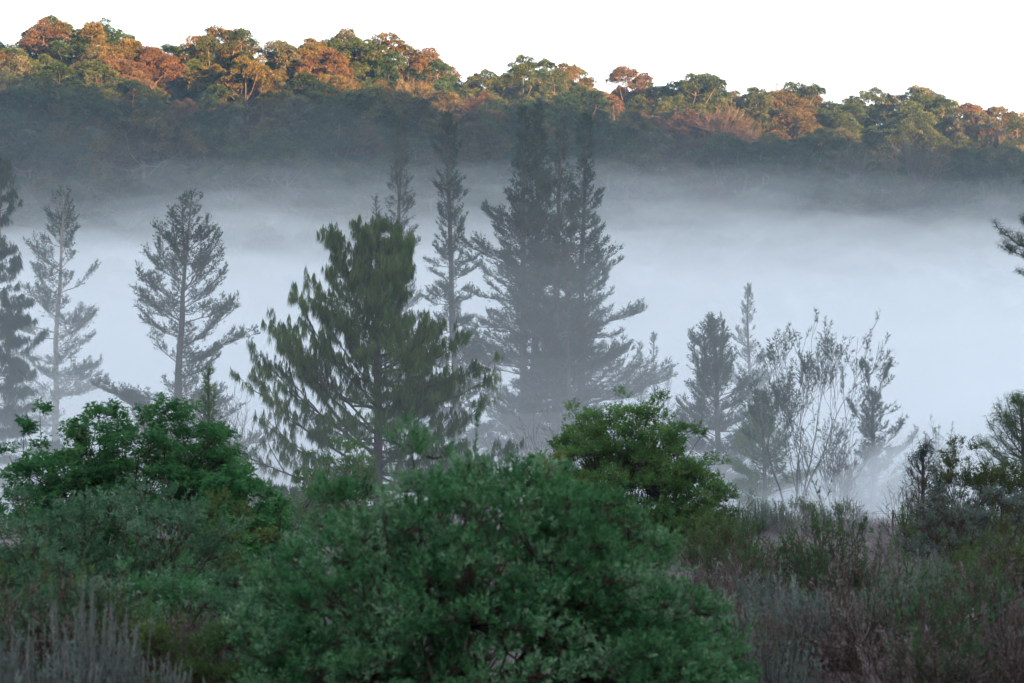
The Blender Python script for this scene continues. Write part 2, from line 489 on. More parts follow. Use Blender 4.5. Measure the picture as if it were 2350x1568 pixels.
# the hand placed crowns that stand out in the photograph: px, py of the crown top, depth, style, colour, scale
HERO = [(570, 122, 690, 4, 'hill_olive', 1.0), (930, 200, 660, 0, 'hill_olive', 1.05), (2105, 192, 752, 1, 'hill_grey', 1.05), (2310, 240, 720, 4, 'hill_olive', 1.1),
        (1305, 142, 752, 7, 'hill_olive', 1.0), (1442, 150, 752, 2, 'hill_russet', 1.0), (1655, 222, 690, 10, 'hill_russet', 1.25), (330, 245, 600, 0, 'hill_olive', 1.25),
        (2100, 285, 640, 5, 'hill_olive', 1.25), (1950, 300, 640, 10, 'hill_grey', 1.0), (290, 85, 715, 1, 'hill_olive', 1.15), (500, 55, 748, 1, 'hill_olive', 1.1),
        (880, 72, 752, 7, 'hill_olive', 1.15), (725, 85, 740, 7, 'hill_olive', 1.05), (985, 105, 748, 8, 'hill_russet', 1.0), (230, 38, 755, 4, 'hill_dark', .9), (95, 42, 752, 8, 'hill_russet', .95)]
HP = []
for px, py, Yd, k, mt, s in HERO:
    p = at(px, py, Yd); HP.append((p[0], Yd)); H = hill_kinds[k][0]
trees = []
for x, y, row in spots:
    if any(abs(x - a) < 5.5 and abs(y - b) < 6 for a, b in HP): continue
    # crowns change species from place to place
    f = wav(x, y, 60, 9) + rng.normal(0, .55); k = int(rng.integers(0, 12))
    mt = 'hill_dark' if f < -.4 else 'hill_green' if f < .35 else 'hill_olive' if f < .8 else 'hill_grey' if f < 1.1 else 'hill_russet'
    if y < 600 and mt == 'hill_russet' and rng.random() < .6: mt = 'hill_green'
    st = hill_kinds[k][2]
    if st == 'bare':
        if rng.random() < .7: k = int(rng.choice([1, 2, 7, 11])); st = 'dome'
        else: mt = ['hill_russet', 'hill_grey', 'hill_olive'][int(rng.integers(3))]
    if y > 715 and st in ('umbrella', 'open') and rng.random() < .8: k = int(rng.choice([1, 2, 3, 7, 9, 11]))
    s = .55 + .62 * rng.random() ** 1.6
    trees.append((x, y, None, k, mt, s))
for px, py, Yd, k, mt, s in HERO:
    p = at(px, py, Yd); trees.append((p[0], Yd, p[2], k, mt, s))
seen_labels = {}
TOPS = [float(max(v.co.z for v in h[0].vertices)) for h in hill_kinds]
far = []; near = []
for x, y, zt, k, mt, s in trees:
    gz = float(ground(x, y))
    if zt is not None: s = float(np.clip((zt - gz) / TOPS[k], s * .8, s * 1.25))
    rz = rng.uniform(0, 6.28); px = x / y * FPX + 1175; py = 1000 - (gz + TOPS[k] * s - CAM_Z) / y * FPX
    item = (x, y, gz, k, mt, s, rz, px, py, zt)
    (far if px < -30 or px > 2380 or py > 500 or y > 775 else near).append(item)
near.sort(key=lambda t: -(t[5] * 700 / t[1] + (9 if t[9] is not None else 0)))
far += near[285:]; near = near[:285]; near.sort(key=lambda t: (t[1], t[0]))
for x, y, gz, k, mt, s, rz, px, py, zt in near:
    st = hill_kinds[k][2]
    sky_y = np.interp(px, SKY_X, SKY_Y); dpt = py - sky_y
    place = 'on the skyline' if y > 740 else 'below the skyline' if dpt < 55 else 'high up' if dpt < 110 else 'at mid slope' if dpt < 190 else 'low down' if dpt < 260 else 'in the fog' 
    area = next(a for lim, a in AREAS if px < lim)
    size = 'big' if s > 1.0 else 'small' if s < .75 else ''
    lab = f"{size} {SHAPE[st]} {LOOK[mt]} tree {place} {area}".strip()
    o = thing('hillside_tree', lab, 'tree', (x, y, gz), 'trees of the forest on the far hillside', rz)
    o.scale = (s * rng.uniform(.95, 1.08), s * rng.uniform(.95, 1.08), s)
    seen_labels.setdefault(lab, []).append(o)
    cr = link('crown', hill_kinds[k][0], o); cr.material_slots[0].link = 'OBJECT'; cr.material_slots[0].material = M[mt]; link('trunk', hill_kinds[k][1], o)
# same words twice: tell them apart by which stands where
for lab, os_ in seen_labels.items():
    if len(os_) > 1:
        if len(os_) == 2:
            os_.sort(key=lambda o: o.location.x / o.location.y); ws = ['left ', 'right ']
        else:
            os_.sort(key=lambda o: o.location.x / o.location.y); ws = ['leftmost ', 'second ', 'third ', 'fourth ', 'fifth ', 'sixth '] + ['further '] * 20
        for w_, o in zip(ws, os_): o['label'] = w_ + o['label']
# what the picture does not show of the forest (beyond its edges, down in the fog) is one wood
print('HILLCOUNT', sum(len(v) for v in seen_labels.values()), 'far', len(far))
r2 = np.random.default_rng(77)                 # the forest goes on to both sides
for yy in np.arange(506, 800, 10.5):
    for sd_ in (-1, 1):
        xx = .19 * yy + 14
        while xx < .36 * yy:
            px_, py_ = sd_ * xx + r2.normal(0, 2), yy + r2.normal(0, 2.6)
            far.append((px_, py_, float(ground(px_, py_)), int(r2.choice([1, 2, 3, 7, 9, 11])), ['hill_green', 'hill_dark', 'hill_olive', 'hill_grey'][int(r2.integers(4))], .55 + .6 * r2.random(), r2.uniform(0, 6.28))); xx += r2.uniform(8.5, 13)
pool = bpy.data.collections.new('woodland_trees')        # not in the scene: only what the wood is grown from
variants = {}
for t_ in far:
    key = (t_[3], t_[4])
    if key not in variants:
        variants[key] = None
for (k, mt) in sorted(variants):
    a_ = bpy.data.objects.new('wood_%02d_%s' % (k, mt), hill_kinds[k][0]); a_.material_slots[0].link = 'OBJECT'; a_.material_slots[0].material = M[mt]; pool.objects.link(a_)
order = {key: i for i, key in enumerate(sorted(variants))}
me = bpy.data.meshes.new('woodland'); me.vertices.add(len(far))
me.vertices.foreach_set('co', np.array([(t_[0], t_[1], t_[2]) for t_ in far], np.float32).ravel())
for nm_, ty_, vals in (('kind_index', 'INT', [order[t_[3], t_[4]] for t_ in far]), ('size', 'FLOAT', [t_[5] for t_ in far]), ('turn', 'FLOAT', [t_[6] for t_ in far])):
    me.attributes.new(nm_, ty_, 'POINT').data.foreach_set('value', vals)
fw = link('woodland', me); tag(fw, kind='stuff')
ng = bpy.data.node_groups.new('woodland', 'GeometryNodeTree'); ng.interface.new_socket('Geometry', in_out='INPUT', socket_type='NodeSocketGeometry'); ng.interface.new_socket('Geometry', in_out='OUTPUT', socket_type='NodeSocketGeometry')
N, K = ng.nodes, ng.links; gi, go = N.new('NodeGroupInput'), N.new('NodeGroupOutput'); ip = N.new('GeometryNodeInstanceOnPoints'); ci = N.new('GeometryNodeCollectionInfo')
ci.inputs['Collection'].default_value = pool; ci.inputs['Separate Children'].default_value = True; ci.inputs['Reset Children'].default_value = True; ip.inputs['Pick Instance'].default_value = True


def attr_node(name, ty):
    a_ = N.new('GeometryNodeInputNamedAttribute'); a_.data_type = ty; a_.inputs['Name'].default_value = name
    return next(o_ for o_ in a_.outputs if o_.enabled and o_.name == 'Attribute')


cb = N.new('ShaderNodeCombineXYZ'); K.new(attr_node('turn', 'FLOAT'), cb.inputs[2]); K.new(cb.outputs[0], ip.inputs['Rotation'])
K.new(attr_node('size', 'FLOAT'), ip.inputs['Scale']); K.new(attr_node('kind_index', 'INT'), ip.inputs['Instance Index'])
K.new(gi.outputs[0], ip.inputs['Points']); K.new(ci.outputs[0], ip.inputs['Instance']); K.new(ip.outputs[0], go.inputs[0])
fw.modifiers.new('woodland', 'NODES').node_group = ng
# undergrowth and small trees that close the forest below the crowns
n = 90000; ux = rng.uniform(-.30, .30, n); uy = rng.uniform(500, 830, n); ux = ux * uy
uh = 3.6 + 2.2 * wav(ux, uy, 13, 21) + 1.6 * wav(ux, uy, 5.5, 22); kz = rng.uniform(.35, 1, n) ** .5
V, F = blades(np.stack([ux, uy, ground(ux, uy) + np.maximum(uh, .8) * kz], -1), rand_dir(n) + np.array([0, -.3, .6]), rng.uniform(.5, 1.1, n), rng.uniform(.4, .9, n))
ug = link('undergrowth', q_mesh('undergrowth', V, F, np.clip(.45 + .25 * rng.normal(size=n), 0, 1)), mat='hill_dark'); tag(ug, kind='stuff')
print('hill', round(time.time() - T0, 1))

# ------------------------------------------------------------------ pines
M['needle_blue'] = mat_leaf('needle_blue', [(.010, .034, .024), (.022, .062, .042), (.045, .095, .060)], .5, .2, .06)
M['needle_grey'] = mat_leaf('needle_grey', [(.020, .042, .030), (.042, .075, .050), (.075, .115, .075)], .5, .2, .06)
M['needle_green'] = mat_leaf('needle_green', [(.045, .085, .032), (.10, .17, .052), (.19, .26, .085)], .35, .35, .05)
M['needle_bronze'] = mat_leaf('needle_bronze', [(.035, .035, .02), (.07, .06, .03), (.11, .085, .045)], .5, .2, .06)


def pine(name, label, group, base, top, prof, n_whorl=26, per=5, elev=(5, 45), curve=.5, bare=.1, tuft=.42, needle=.15, ntuft=12, dens=1.0, mat='needle_blue',
         bark='bark_pine', r0=.33, extra=(), weep=False, sub=1.0, dead=6, cat='pine tree', needw=.03, droop=0.0, tops=(), thin=0.0, updraw=0.35):
    """base/top: (px, py, Y).  prof: [(height fraction, branch length in metres)]; whorls of limbs that carry side twigs with needle tufts"""
    reseed(label); b = at(*base); gz = float(ground(b[0], b[1])); b[2] = gz; t = at(*top); H = t[2] - gz
    root = thing(name, label, cat, tuple(b), group)
    W, Lv = Wood(), Leaves()
    n = 14; hs = np.linspace(0, 1, n); off = (t - b) * np.array([1, 1, 0])
    wob = np.cumsum(rng.normal(0, .004 * H, (n, 2)), 0) * .5; wob = wob - np.linspace(0, 1, n)[:, None] * wob[-1]
    TP = np.stack([off[0] * hs ** 1.3 + wob[:, 0], off[1] * hs + wob[:, 1], hs * H], -1); TP[0, 2] = -.6
    W.tube(TP, r0 * (1 - hs) ** .8 + .03, 8)
    ax = lambda h: np.array([np.interp(h, hs, TP[:, i]) for i in range(3)])
    ph, pl = zip(*prof)
    limbs = []
    h = bare
    dh = (1 - bare) / n_whorl
    while h < .995:
        wl = rng.uniform(.55, 1.28)
        for j in range(per):
            if rng.random() < thin + .08: continue
            L = np.interp(h, ph, pl) * rng.uniform(.62, 1.1) * wl
            limbs.append((h + rng.uniform(-.5, .5) * dh * .6, rng.uniform(0, 6.28), L, None))
        h += dh * (1.15 - .45 * h)
    for e in extra: limbs.append(e)
    SP, SD = [], []
    work = [(ax(min(max(h, .01), .99)), az, L, (R(elev[0] + (elev[1] - elev[0]) * h + rng.normal(0, 11)) if el is None else R(el)), 0, el is None) for h, az, L, el in limbs if L > .12]
    while work:
        p, az, L, e, lev, auto = work.pop()
        K = 6; pts = [p]; az_ = az
        for i in range(K):
            ee = e + curve * (i / K) ** 1.8 - (.14 if i < 3 and auto and lev == 0 else 0)
            az_ += rng.normal(0, .10)
            d = np.array([math.cos(az_) * math.cos(ee), math.sin(az_) * math.cos(ee), math.sin(ee)]) + rng.normal(0, .09, 3)
            pts.append(pts[-1] + d * L / K)
        pts = np.array(pts); rr = np.linspace(max(.011 * L + .012, .018), .009, K + 1)
        W.poly(pts, rr)
        if lev == 0 and L > 1.9:
            for _ in range(int(1.2 + L * .75)):
                f = rng.uniform(.25, .9); q = f * K; i = int(q)
                work.append((pts[i] + (pts[i + 1] - pts[i]) * (q - i), az + rng.choice([-1, 1]) * rng.uniform(.4, 1.1), L * rng.uniform(.28, .5) * (1.25 - f * .6), e + rng.uniform(-.15, .35), 1, auto))
        m = max(5, int(L * 6.6 * sub)); tt = np.sort(rng.uniform(.3 if L > 1.5 else .05, 1, m)); q = tt * K; i = np.minimum(q.astype(int), K - 1)
        P = pts[i] + (pts[i + 1] - pts[i]) * (q - i)[:, None]; T = norm(pts[i + 1] - pts[i])
        side = norm(np.cross(T, [0, 0, 1.])); sg = rng.choice([-1., 1.], m)[:, None]
        sd = norm(T * rng.uniform(.5, 1., (m, 1)) + side * sg * rng.uniform(.3, 1.0, (m, 1)) + np.array([0, 0, 1.]) * rng.uniform(-.15, .6, (m, 1)))
        sl = np.minimum(L * .30 * (1.15 - tt) * rng.uniform(.5, 1.2, m) + .18, 1.3)
        W.thin(P, P + sd * sl[:, None], .014)
        for f in ((.35, .7, 1.0) if L > 1.2 else (.5, 1.0)):
            keep = rng.random(m) < dens * (1 if f == 1 else .8)
            D = norm(sd + np.array([0, 0, updraw]) + .3 * rng.normal(size=(m, 3)))
            SP.append((P + sd * (sl * f)[:, None])[keep]); SD.append(D[keep])
        SP.append(pts[-1:]); SD.append(norm(pts[-1:] - pts[-2:-1] + np.array([0, 0, .25])))
    for _ in range(dead):          # dead snags on the lower trunk
        p = ax(rng.uniform(.06, max(bare, .12) + .12)); a = rng.uniform(0, 6.28); l = rng.uniform(.8, 2.6)
        branchy(W, p, np.array([math.cos(a), math.sin(a), .15]), l, .03, 1, (2, 3), 40, .6, .15, 0, 3, None, .008)
    lead = np.array([ax(h) for h in np.linspace(.93, 1, 8)]); SP.append(lead); SD.append(np.tile([0, 0, 1.], (8, 1)) + .2 * rng.normal(size=(8, 3)))
    for tx, ty, hb in tops:        # extra leaders beside the main one
        tt_ = at(tx, ty, base[2]) - b; p0 = ax(hb)
        pts = np.array([p0 + (tt_ - p0) * np.array([s_ ** .45, s_ ** .45, s_]) for s_ in np.linspace(0, 1, 9)]); W.poly(pts, np.linspace(.12, .02, 9))
        for s_ in np.linspace(.15, 1, int(9 * (tt_[2] - p0[2]))):
            q = s_ * 8; i = min(int(q), 7); p = pts[i] + (pts[i + 1] - pts[i]) * (q - i); a = rng.uniform(0, 6.28); ln = (1.25 * (1 - s_) + .28) * rng.uniform(.5, 1)
            d = norm(np.array([math.cos(a), math.sin(a), rng.uniform(.4, 1.1)])); W.seg(p, p + d * ln, .02, .008)
            for f in (.3, .55, .8, 1): SP.append((p + d * ln * f)[None]); SD.append(norm(d + np.array([0, 0, .5]) + .25 * rng.normal(size=3))[None])
    P = np.vstack(SP); D = np.vstack(SD); k = len(P)
    n0 = ntuft
    if weep:
        D = norm(D + np.array([0, 0, .25])); L = rng.uniform(.5, 1.2, k) * tuft
        W.thin(P, P + D * (L * 1.3)[:, None], .014)
        Lv.sprigs(P, D, L, ntuft, needle, needw, 62, droop, .05, .25, .25)
    else:
        Lv.sprigs(P - D * tuft * .3, D, rng.uniform(.7, 1.15, k) * tuft * .85, max(5, ntuft - 3), needle * 1.2, needw * 1.85, 40, droop, 0, .3)
    link('trunk', W.mesh('trunk', 3), root, bark); link('crown', Lv.mesh('crown'), root, mat)
    print(name, 'tufts', k, 'quads', len(Lv.T) and sum(map(len, Lv.T)), round(time.time() - T0, 1))
    return root


SL = [(0, 3.2), (.2, 3.4), (.4, 2.4), (.6, 1.9), (.8, 1.5), (.93, .9), (1, .3)]
E, Wst = 0.0, math.pi       # limbs pointing right or left in the picture
# the pine clump
pine('tall_pine', 'tall leftmost spire of the central pine clump, dense and dark, with long limbs reaching left', 'pines of the central clump', (1195, 1010, 232), (1200, 250, 232),
     [(0, 3.6), (.15, 4.6), (.35, 4.6), (.55, 3.9), (.72, 2.6), (.88, 1.3), (1, .35)], 36, 7, (-8, 48), .35, .10, ntuft=9, dead=8, r0=.42,
     extra=[(.60, Wst - .25, 5.8, 22), (.60, Wst + .3, 4.6, 22), (.68, Wst + .1, 4.2, 28), (.46, Wst, 5.4, 4), (.36, Wst + .2, 5.6, 6), (.52, Wst - .1, 4.6, 10)])
pine('tall_pine', 'tall second spire from the left in the central pine clump, the highest top', 'pines of the central clump', (1215, 1012, 236), (1236, 238, 236),
     [(0, 3.0), (.2, 3.6), (.4, 3.8), (.6, 3.2), (.75, 2.2), (.88, 1.1), (1, .3)], 36, 7, (-6, 50), .35, .14, ntuft=9, mat='needle_blue', r0=.40, tops=[(1222, 262, .84)])
pine('tall_pine', 'tall third spire of the central pine clump, lighter grey green with bare twigs showing', 'pines of the central clump', (1275, 1010, 229), (1286, 268, 229),
     [(0, 3.4), (.2, 4.2), (.4, 4.0), (.6, 3.6), (.75, 2.7), (.88, 1.5), (1, .3)], 34, 6, (-4, 50), .4, .12, ntuft=8, mat='needle_grey', r0=.40,
     extra=[(.3, E + .3, 5.0, 5)])
pine('tall_pine', 'tall rightmost spire of the central pine clump, narrow top above spreading limbs', 'pines of the central clump', (1328, 1010, 234), (1349, 262, 234),
     [(0, 3.6), (.15, 4.4), (.35, 4.2), (.5, 3.3), (.65, 2.6), (.8, 1.7), (.9, 1.0), (1, .3)], 36, 7, (-6, 50), .4, .10, ntuft=9, mat='needle_blue', r0=.38,
     extra=[(.585, E, 4.2, 30), (.575, E + .3, 3.8, 26), (.47, E - .1, 5.4, 12), (.46, E + .25, 5.0, 14), (.36, E, 4.6, 22), (.355, E - .3, 4.2, 18), (.27, E + .05, 8.4, 14), (.275, E - .12, 7.4, 12), (.265, E + .2, 6.6, 10), (.12, E, 5.2, 8), (.17, E + .3, 5.0, 10), (.21, E - .3, 4.6, 14)])
pine('tall_pine', 'shorter bronze tinged pine inside the central clump between the spires', 'pines of the central clump', (1300, 1010, 226), (1305, 560, 226),
     [(0, 3.0), (.3, 3.6), (.6, 2.8), (.85, 1.6), (1, .4)], 20, 5, (-8, 40), .4, .12, ntuft=8, mat='needle_bronze', r0=.3)
# slender ones left of the clump
pine('slender_pine', 'lone slender pine left of the clump, a narrow dark column with stepped foliage', 'slender pines', (1052, 1000, 224), (1026, 262, 224),
     [(0, 2.8), (.12, 3.2), (.28, 3.4), (.42, 2.7), (.5, 1.9), (.75, 1.8), (.88, 1.4), (1, .5)], 38, 8, (-10, 52), .4, .08, ntuft=9, mat='needle_blue', r0=.36)
pine('slender_pine', 'forked slender pine behind the weeping pine, thin see through grey column with two tips', 'slender pines', (908, 1000, 240), (921, 268, 240),
     [(0, 2.6), (.3, 2.6), (.5, 2.2), (.65, 1.9), (.8, 1.6), (.9, 1.1), (1, .4)], 34, 7, (5, 50), .5, .1, ntuft=8, mat='needle_grey', r0=.30, dens=.85, tops=[(905, 285, .8), (860, 455, .52)],
     extra=[(.50, E, 2.6, 30), (.505, E + .2, 2.2, 34), (.40, E, 2.3, 20), (.33, E, 2.5, 15)])
# open branched pine on the left
pine('open_pine', 'open branched pine with forking grey limbs standing in fog, right of the straight trunked one', None, (398, 960, 205), (440, 448, 205),
     [(0, 6.4), (.08, 8.4), (.25, 7.8), (.4, 6.8), (.55, 5.0), (.7, 4.4), (.82, 3.0), (.92, 2.0), (1, .6)], 20, 5, (12, 42), .3, .10, ntuft=9, mat='needle_grey', r0=.36, bark='bark_grey', dens=.9, thin=.1,
     extra=[(.13, Wst, 6.0, 8), (.12, Wst + .15, 5.0, 4), (.27, Wst - .05, 5.4, 24), (.26, Wst + .2, 5.0, 26), (.3, Wst + .1, 4.8, 22), (.1, E, 5.2, 18), (.32, E + .1, 4.0, 20), (.46, E, 3.6, 24), (.06, Wst + .3, 5.4, 16), (.65, E + .1, 3.2, 30)],
     tops=[(418, 452, .8), (392, 480, .78)], needw=.032)
pine('straight_pine', 'straight pale trunked pine with drooping side foliage near the left edge of the fog', None, (124, 965, 232), (146, 448, 232),
     [(0, 0), (.12, 2.2), (.2, 4.8), (.35, 5.6), (.5, 4.6), (.65, 4.2), (.8, 3.6), (.92, 2.4), (1, .8)], 17, 6, (-8, 48), .45, .17, ntuft=9, mat='needle_blue', r0=.30, bark='bark_pale', dens=.9, thin=.22, dead=14,
     extra=[(.42, E, 3.6, -4), (.28, E + .1, 3.8, -6), (.24, E - .2, 3.6, -14), (.36, E, 4.0, 12)], tuft=.5)
pine('weeping_pine', 'large dark weeping pine cut by the left edge of the frame', None, (-10, 990, 205), (2, 352, 205),
     [(0, 2.5), (.1, 3.6), (.4, 3.8), (.6, 3.0), (.8, 2.0), (.92, 1.2), (1, .4)], 26, 6, (-8, 30), .35, .04, ntuft=14, needle=.5, mat='needle_blue', weep=True, droop=2.6, needw=.035, tuft=.4, sub=.6)
# the big weeping pine
pine('weeping_pine', 'big broad weeping pine with drooping green needles in front of the pine clump', None, (868, 1075, 150), (868, 500, 150),
     [(0, 7.6), (.1, 7.8), (.25, 7.6), (.4, 6.8), (.55, 5.4), (.7, 3.9), (.8, 2.6), (.92, 1.3), (1, .5)], 21, 6, (-4, 52), .45, .03, ntuft=22, needle=.52, mat='needle_green', bark='bark_grey', r0=.26,
     weep=True, droop=3.4, needw=.026, tuft=.30, dens=.66, sub=.42, dead=2, updraw=.3,
     tops=[(820, 505, .72), (776, 545, .66), (905, 515, .75), (940, 560, .6)],
     extra=[(.30, Wst, 8.0, 38), (.38, Wst + .1, 7.0, 44), (.24, Wst - .2, 8.2, 28), (.45, Wst, 5.0, 50), (.3, E, 5.6, 30), (.4, E + .2, 4.6, 40), (.16, Wst, 8.6, 32), (.14, Wst + .2, 7.4, 26), (.22, Wst - .1, 7.8, 38), (.10, Wst, 8.2, 12), (.3, Wst + .1, 6.8, 40), (.12, E + .1, 7.6, 10), (.2, E, 6.6, 22), (.06, E, 7.4, 4)])
# right of the clump, deep in the fog
pine('misty_pine', 'left one of the pair of small misty pines right of the clump', 'pair of small misty pines', (1472, 960, 262), (1468, 790, 262), [(0, 1.6), (.5, 1.4), (1, .3)], 16, 5, (10, 55), .4, .05, ntuft=8, mat='needle_grey', r0=.14, tuft=.4)
pine('misty_pine', 'right one of the pair of small misty pines, taller and looser', 'pair of small misty pines', (1500, 960, 268), (1501, 768, 268), [(0, 1.5), (.5, 1.2), (1, .3)], 14, 4, (10, 55), .5, .05, ntuft=8, mat='needle_grey', r0=.13, dens=.8, tuft=.4)
pine('misty_pine', 'tiny very faint pine in the fog behind the round green shrub', None, (1535, 970, 300), (1533, 870, 300), [(0, 1.8), (.5, 1.5), (1, .4)], 12, 5, (10, 50), .4, .05, ntuft=8, mat='needle_blue', r0=.12)
pine('bushy_pine', 'broad misty pine with many upright tips behind the round green shrub', None, (1655, 1060, 205), (1638, 732, 205),
     [(0, 4.2), (.2, 5.2), (.45, 4.2), (.65, 3.0), (.85, 2.0), (1, .7)], 20, 7, (4, 58), .5, .05, ntuft=9, mat='needle_grey', r0=.28, bark='bark_grey', tops=[(1585, 760, .6), (1610, 745, .68), (1662, 740, .72)],
     extra=[(.38, Wst, 3.6, 30), (.3, E + .1, 4.2, 22), (.3, E - .15, 4.0, 30), (.24, Wst + .15, 4.0, 16)])
pine('spire_pine', 'palest tall spire pine almost lost in the fog', None, (1722, 1060, 268), (1716, 655, 268),
     [(0, 3.2), (.2, 3.0), (.4, 2.7), (.6, 1.8), (.8, 1.3), (.93, .7), (1, .25)], 26, 5, (10, 50), .45, .05, ntuft=8, mat='needle_grey', r0=.26, extra=[(.62, E + .1, 2.2, 45), (.5, E, 2.6, 40)])
pine('young_pine', 'green conical young pine between the misty pine and the twiggy one', None, (1760, 1150, 188), (1748, 905, 188), [(0, 3.0), (.4, 2.6), (.8, 1.0), (1, .3)], 18, 6, (5, 45), .4, .03, ntuft=11, mat='needle_green', r0=.14, needw=.025)
pine('young_pine', 'thin young pine with candle tip below the open branched pine', None, (478, 1080, 120), (478, 860, 120), [(0, 1.1), (.5, .8), (.85, .35), (1, .15)], 14, 5, (15, 55), .5, .05, ntuft=12, mat='needle_green', r0=.07, needle=.16, tuft=.25, needw=.014, dens=.7)


def twig_tree(name, label, group, base, top, bark, leafmat, stems, r0, L0, depth, spread, up, leaf, mat_k, cat='tree', shrink=.72, kids=(2, 3), gnarl=.13, rmin=.012):
    """several stems that fork to fine twigs; leaf = sprig arguments put at the tips"""
    reseed(label); b = at(*base); gz = float(ground(b[0], b[1])); b[2] = gz; t = at(*top); H = t[2] - gz
    root = thing(name, label, cat, tuple(b), group); W, Lv = Wood(), Leaves(); tips = []
    for k in range(stems):
        a = k * 2.4 + rng.uniform(-.5, .5); s = rng.uniform(.1, 1) * math.tan(R(spread * .6)) if stems > 1 else .05
        D = np.array([math.cos(a) * s, math.sin(a) * s * .7, 1.]); D /= np.linalg.norm(D)
        branchy(W, [math.cos(a) * .1, math.sin(a) * .1, -.2], D, L0 * rng.uniform(.8, 1.1), r0, depth, kids, spread, shrink, gnarl, up, 4, tips, rmin)
    P = np.array([x[0] for x in tips]); D = np.array([x[1] for x in tips])
    s = H / np.percentile(P[:, 2], 99.5)
    W.A = [a_ * s for a_ in W.A]; W.k = s; W.B = [b_ * s for b_ in W.B]; P = P * s
    if leafmat:
        a = dict(leaf); sl = a.pop('L'); keep = rng.random(len(P)) < a.pop('keep', 1); back = a.pop('back', .5)
        Lv.sprigs(P[keep] - D[keep] * sl * back, D[keep], sl, a.pop('m'), a.pop('leafL'), a.pop('leafW'), **a)
        link('crown', Lv.mesh('crown'), root, leafmat)
    link('trunk', W.mesh('trunk', mat_k), root, bark)
    print(name, 'tips', len(P), round(time.time() - T0, 1))
    return root


M['bark_dark'] = mat_surface('bark_dark', [(.03, .026, .024), (.07, .06, .055)], 2.0)
M['leaf_mist'] = mat_leaf('leaf_mist', [(.03, .05, .025), (.06, .09, .04), (.10, .13, .06)], .6)
twig_tree('twiggy_pine', 'many stemmed half bare pine with dark clumps at its twig ends', None, (1822, 1120, 178), (1815, 728, 178), 'bark_dark', 'needle_grey', 4, .10, 2.6, 5, 24, .13,
          dict(L=.8, m=20, leafL=.28, leafW=.06, ang=42, keep=.9), 3, 'pine tree')
twig_tree('leaning_branch_tree', 'low spreading twiggy tree between the half bare pine and the broken topped pine', None, (1900, 1120, 182), (1960, 935, 182), 'bark_dark', 'needle_grey', 5, .09, 2.2, 4, 36, .03,
          dict(L=.6, m=12, leafL=.22, leafW=.05, ang=42, keep=.8), 3)
# broken topped pine: a dense lower cone and sparse forks above
pine('broken_pine', 'broken topped pine with a dense lower cone and two sparse forks above', None, (2003, 1120, 186), (2003, 905, 186), [(0, 3.2), (.2, 2.7), (.55, 1.6), (.8, 1.0), (1, .5)], 18, 6, (8, 50), .4, .04,
     ntuft=10, mat='needle_blue', r0=.2, bark='bark_grey', tops=(), extra=[(.55, E, 3.0, 40), (.42, E, 3.4, 35), (.7, Wst, 2.6, 48), (.95, E + .1, 2.6, 58), (.97, Wst - .2, 2.0, 75), (.97, Wst + .3, 2.4, 66)])
twig_tree('flat_topped_tree', 'small slim flat topped broadleaf tree alone in the fog', None, (2166, 1110, 175), (2172, 962, 175), 'bark_grey', 'leaf_mist', 4, .05, 1.9, 4, 24, .12,
          dict(L=.3, m=9, leafL=.14, leafW=.08, ang=60, keep=.75), 3)
twig_tree('bare_shrub', 'bare arching twig shrub in fog beside the small flat topped tree', None, (2105, 1110, 170), (2100, 1000, 170), 'bark_grey', None, 8, .025, 1.2, 3, 38, .02, {}, 3, 'shrub')
twig_tree('bare_shrub', 'pale bare twiggy shrub behind the base of the open branched pine', None, (345, 1000, 190), (350, 880, 190), 'twig_dry', None, 10, .04, 1.5, 4, 26, .08, {}, 3, 'shrub')
twig_tree('bare_shrub', 'pale bare twiggy shrub left of the big weeping pine', None, (520, 1010, 180), (515, 880, 180), 'twig_dry', None, 10, .04, 1.5, 4, 26, .08, {}, 3, 'shrub')
twig_tree('bare_shrub', 'bare upright thicket below the half bare pine in thick fog', None, (1920, 1130, 172), (1920, 1010, 172), 'bark_grey', None, 12, .03, 1.5, 4, 26, .08, {}, 3, 'shrub')
twig_tree('bare_shrub', 'low bare thicket in fog under the trunks of the pine clump', None, (1260, 1050, 200), (1255, 945, 200), 'twig_brown', 'needle_bronze', 14, .04, 1.6, 4, 34, .05,
          dict(L=.4, m=6, leafL=.16, leafW=.05, ang=50, keep=.7), 3, 'shrub')
# right edge
pine('weeping_pine', 'dark weeping pine at the right edge behind the olive green bush', None, (2362, 1160, 100), (2343, 925, 100), [(0, 2.2), (.3, 2.2), (.6, 1.6), (.8, 1.1), (1, .3)], 15, 5, (15, 45), .45, .03,
     ntuft=14, needle=.20, mat='needle_green', weep=True, droop=.8, needw=.013, tuft=.34, dens=.8, dead=0, r0=.14, extra=[(.62, Wst, 1.6, 38), (.5, Wst + .1, 1.9, 30), (.45, Wst - .2, 1.8, 22)])
pine('weeping_sapling', 'small dark weeping pine sapling left of the olive green bush', None, (2118, 1200, 75), (2118, 1030, 75), [(0, .7), (.5, .62), (.8, .4), (1, .15)], 10, 4, (20, 50), .4, .05,
     ntuft=16, needle=.16, mat='needle_blue', weep=True, droop=.7, needw=.010, tuft=.26, dens=.6, dead=0, r0=.04)
pine('weeping_sapling', 'tiny weeping pine sapling at the foot of the tangled bare shrub', None, (2088, 1235, 70), (2070, 1180, 70), [(0, .45), (1, .15)], 5, 3, (20, 50), .4, .1,
     ntuft=16, needle=.16, mat='needle_green', weep=True, droop=.7, needw=.010, tuft=.24, dens=.6, dead=0, r0=.03)
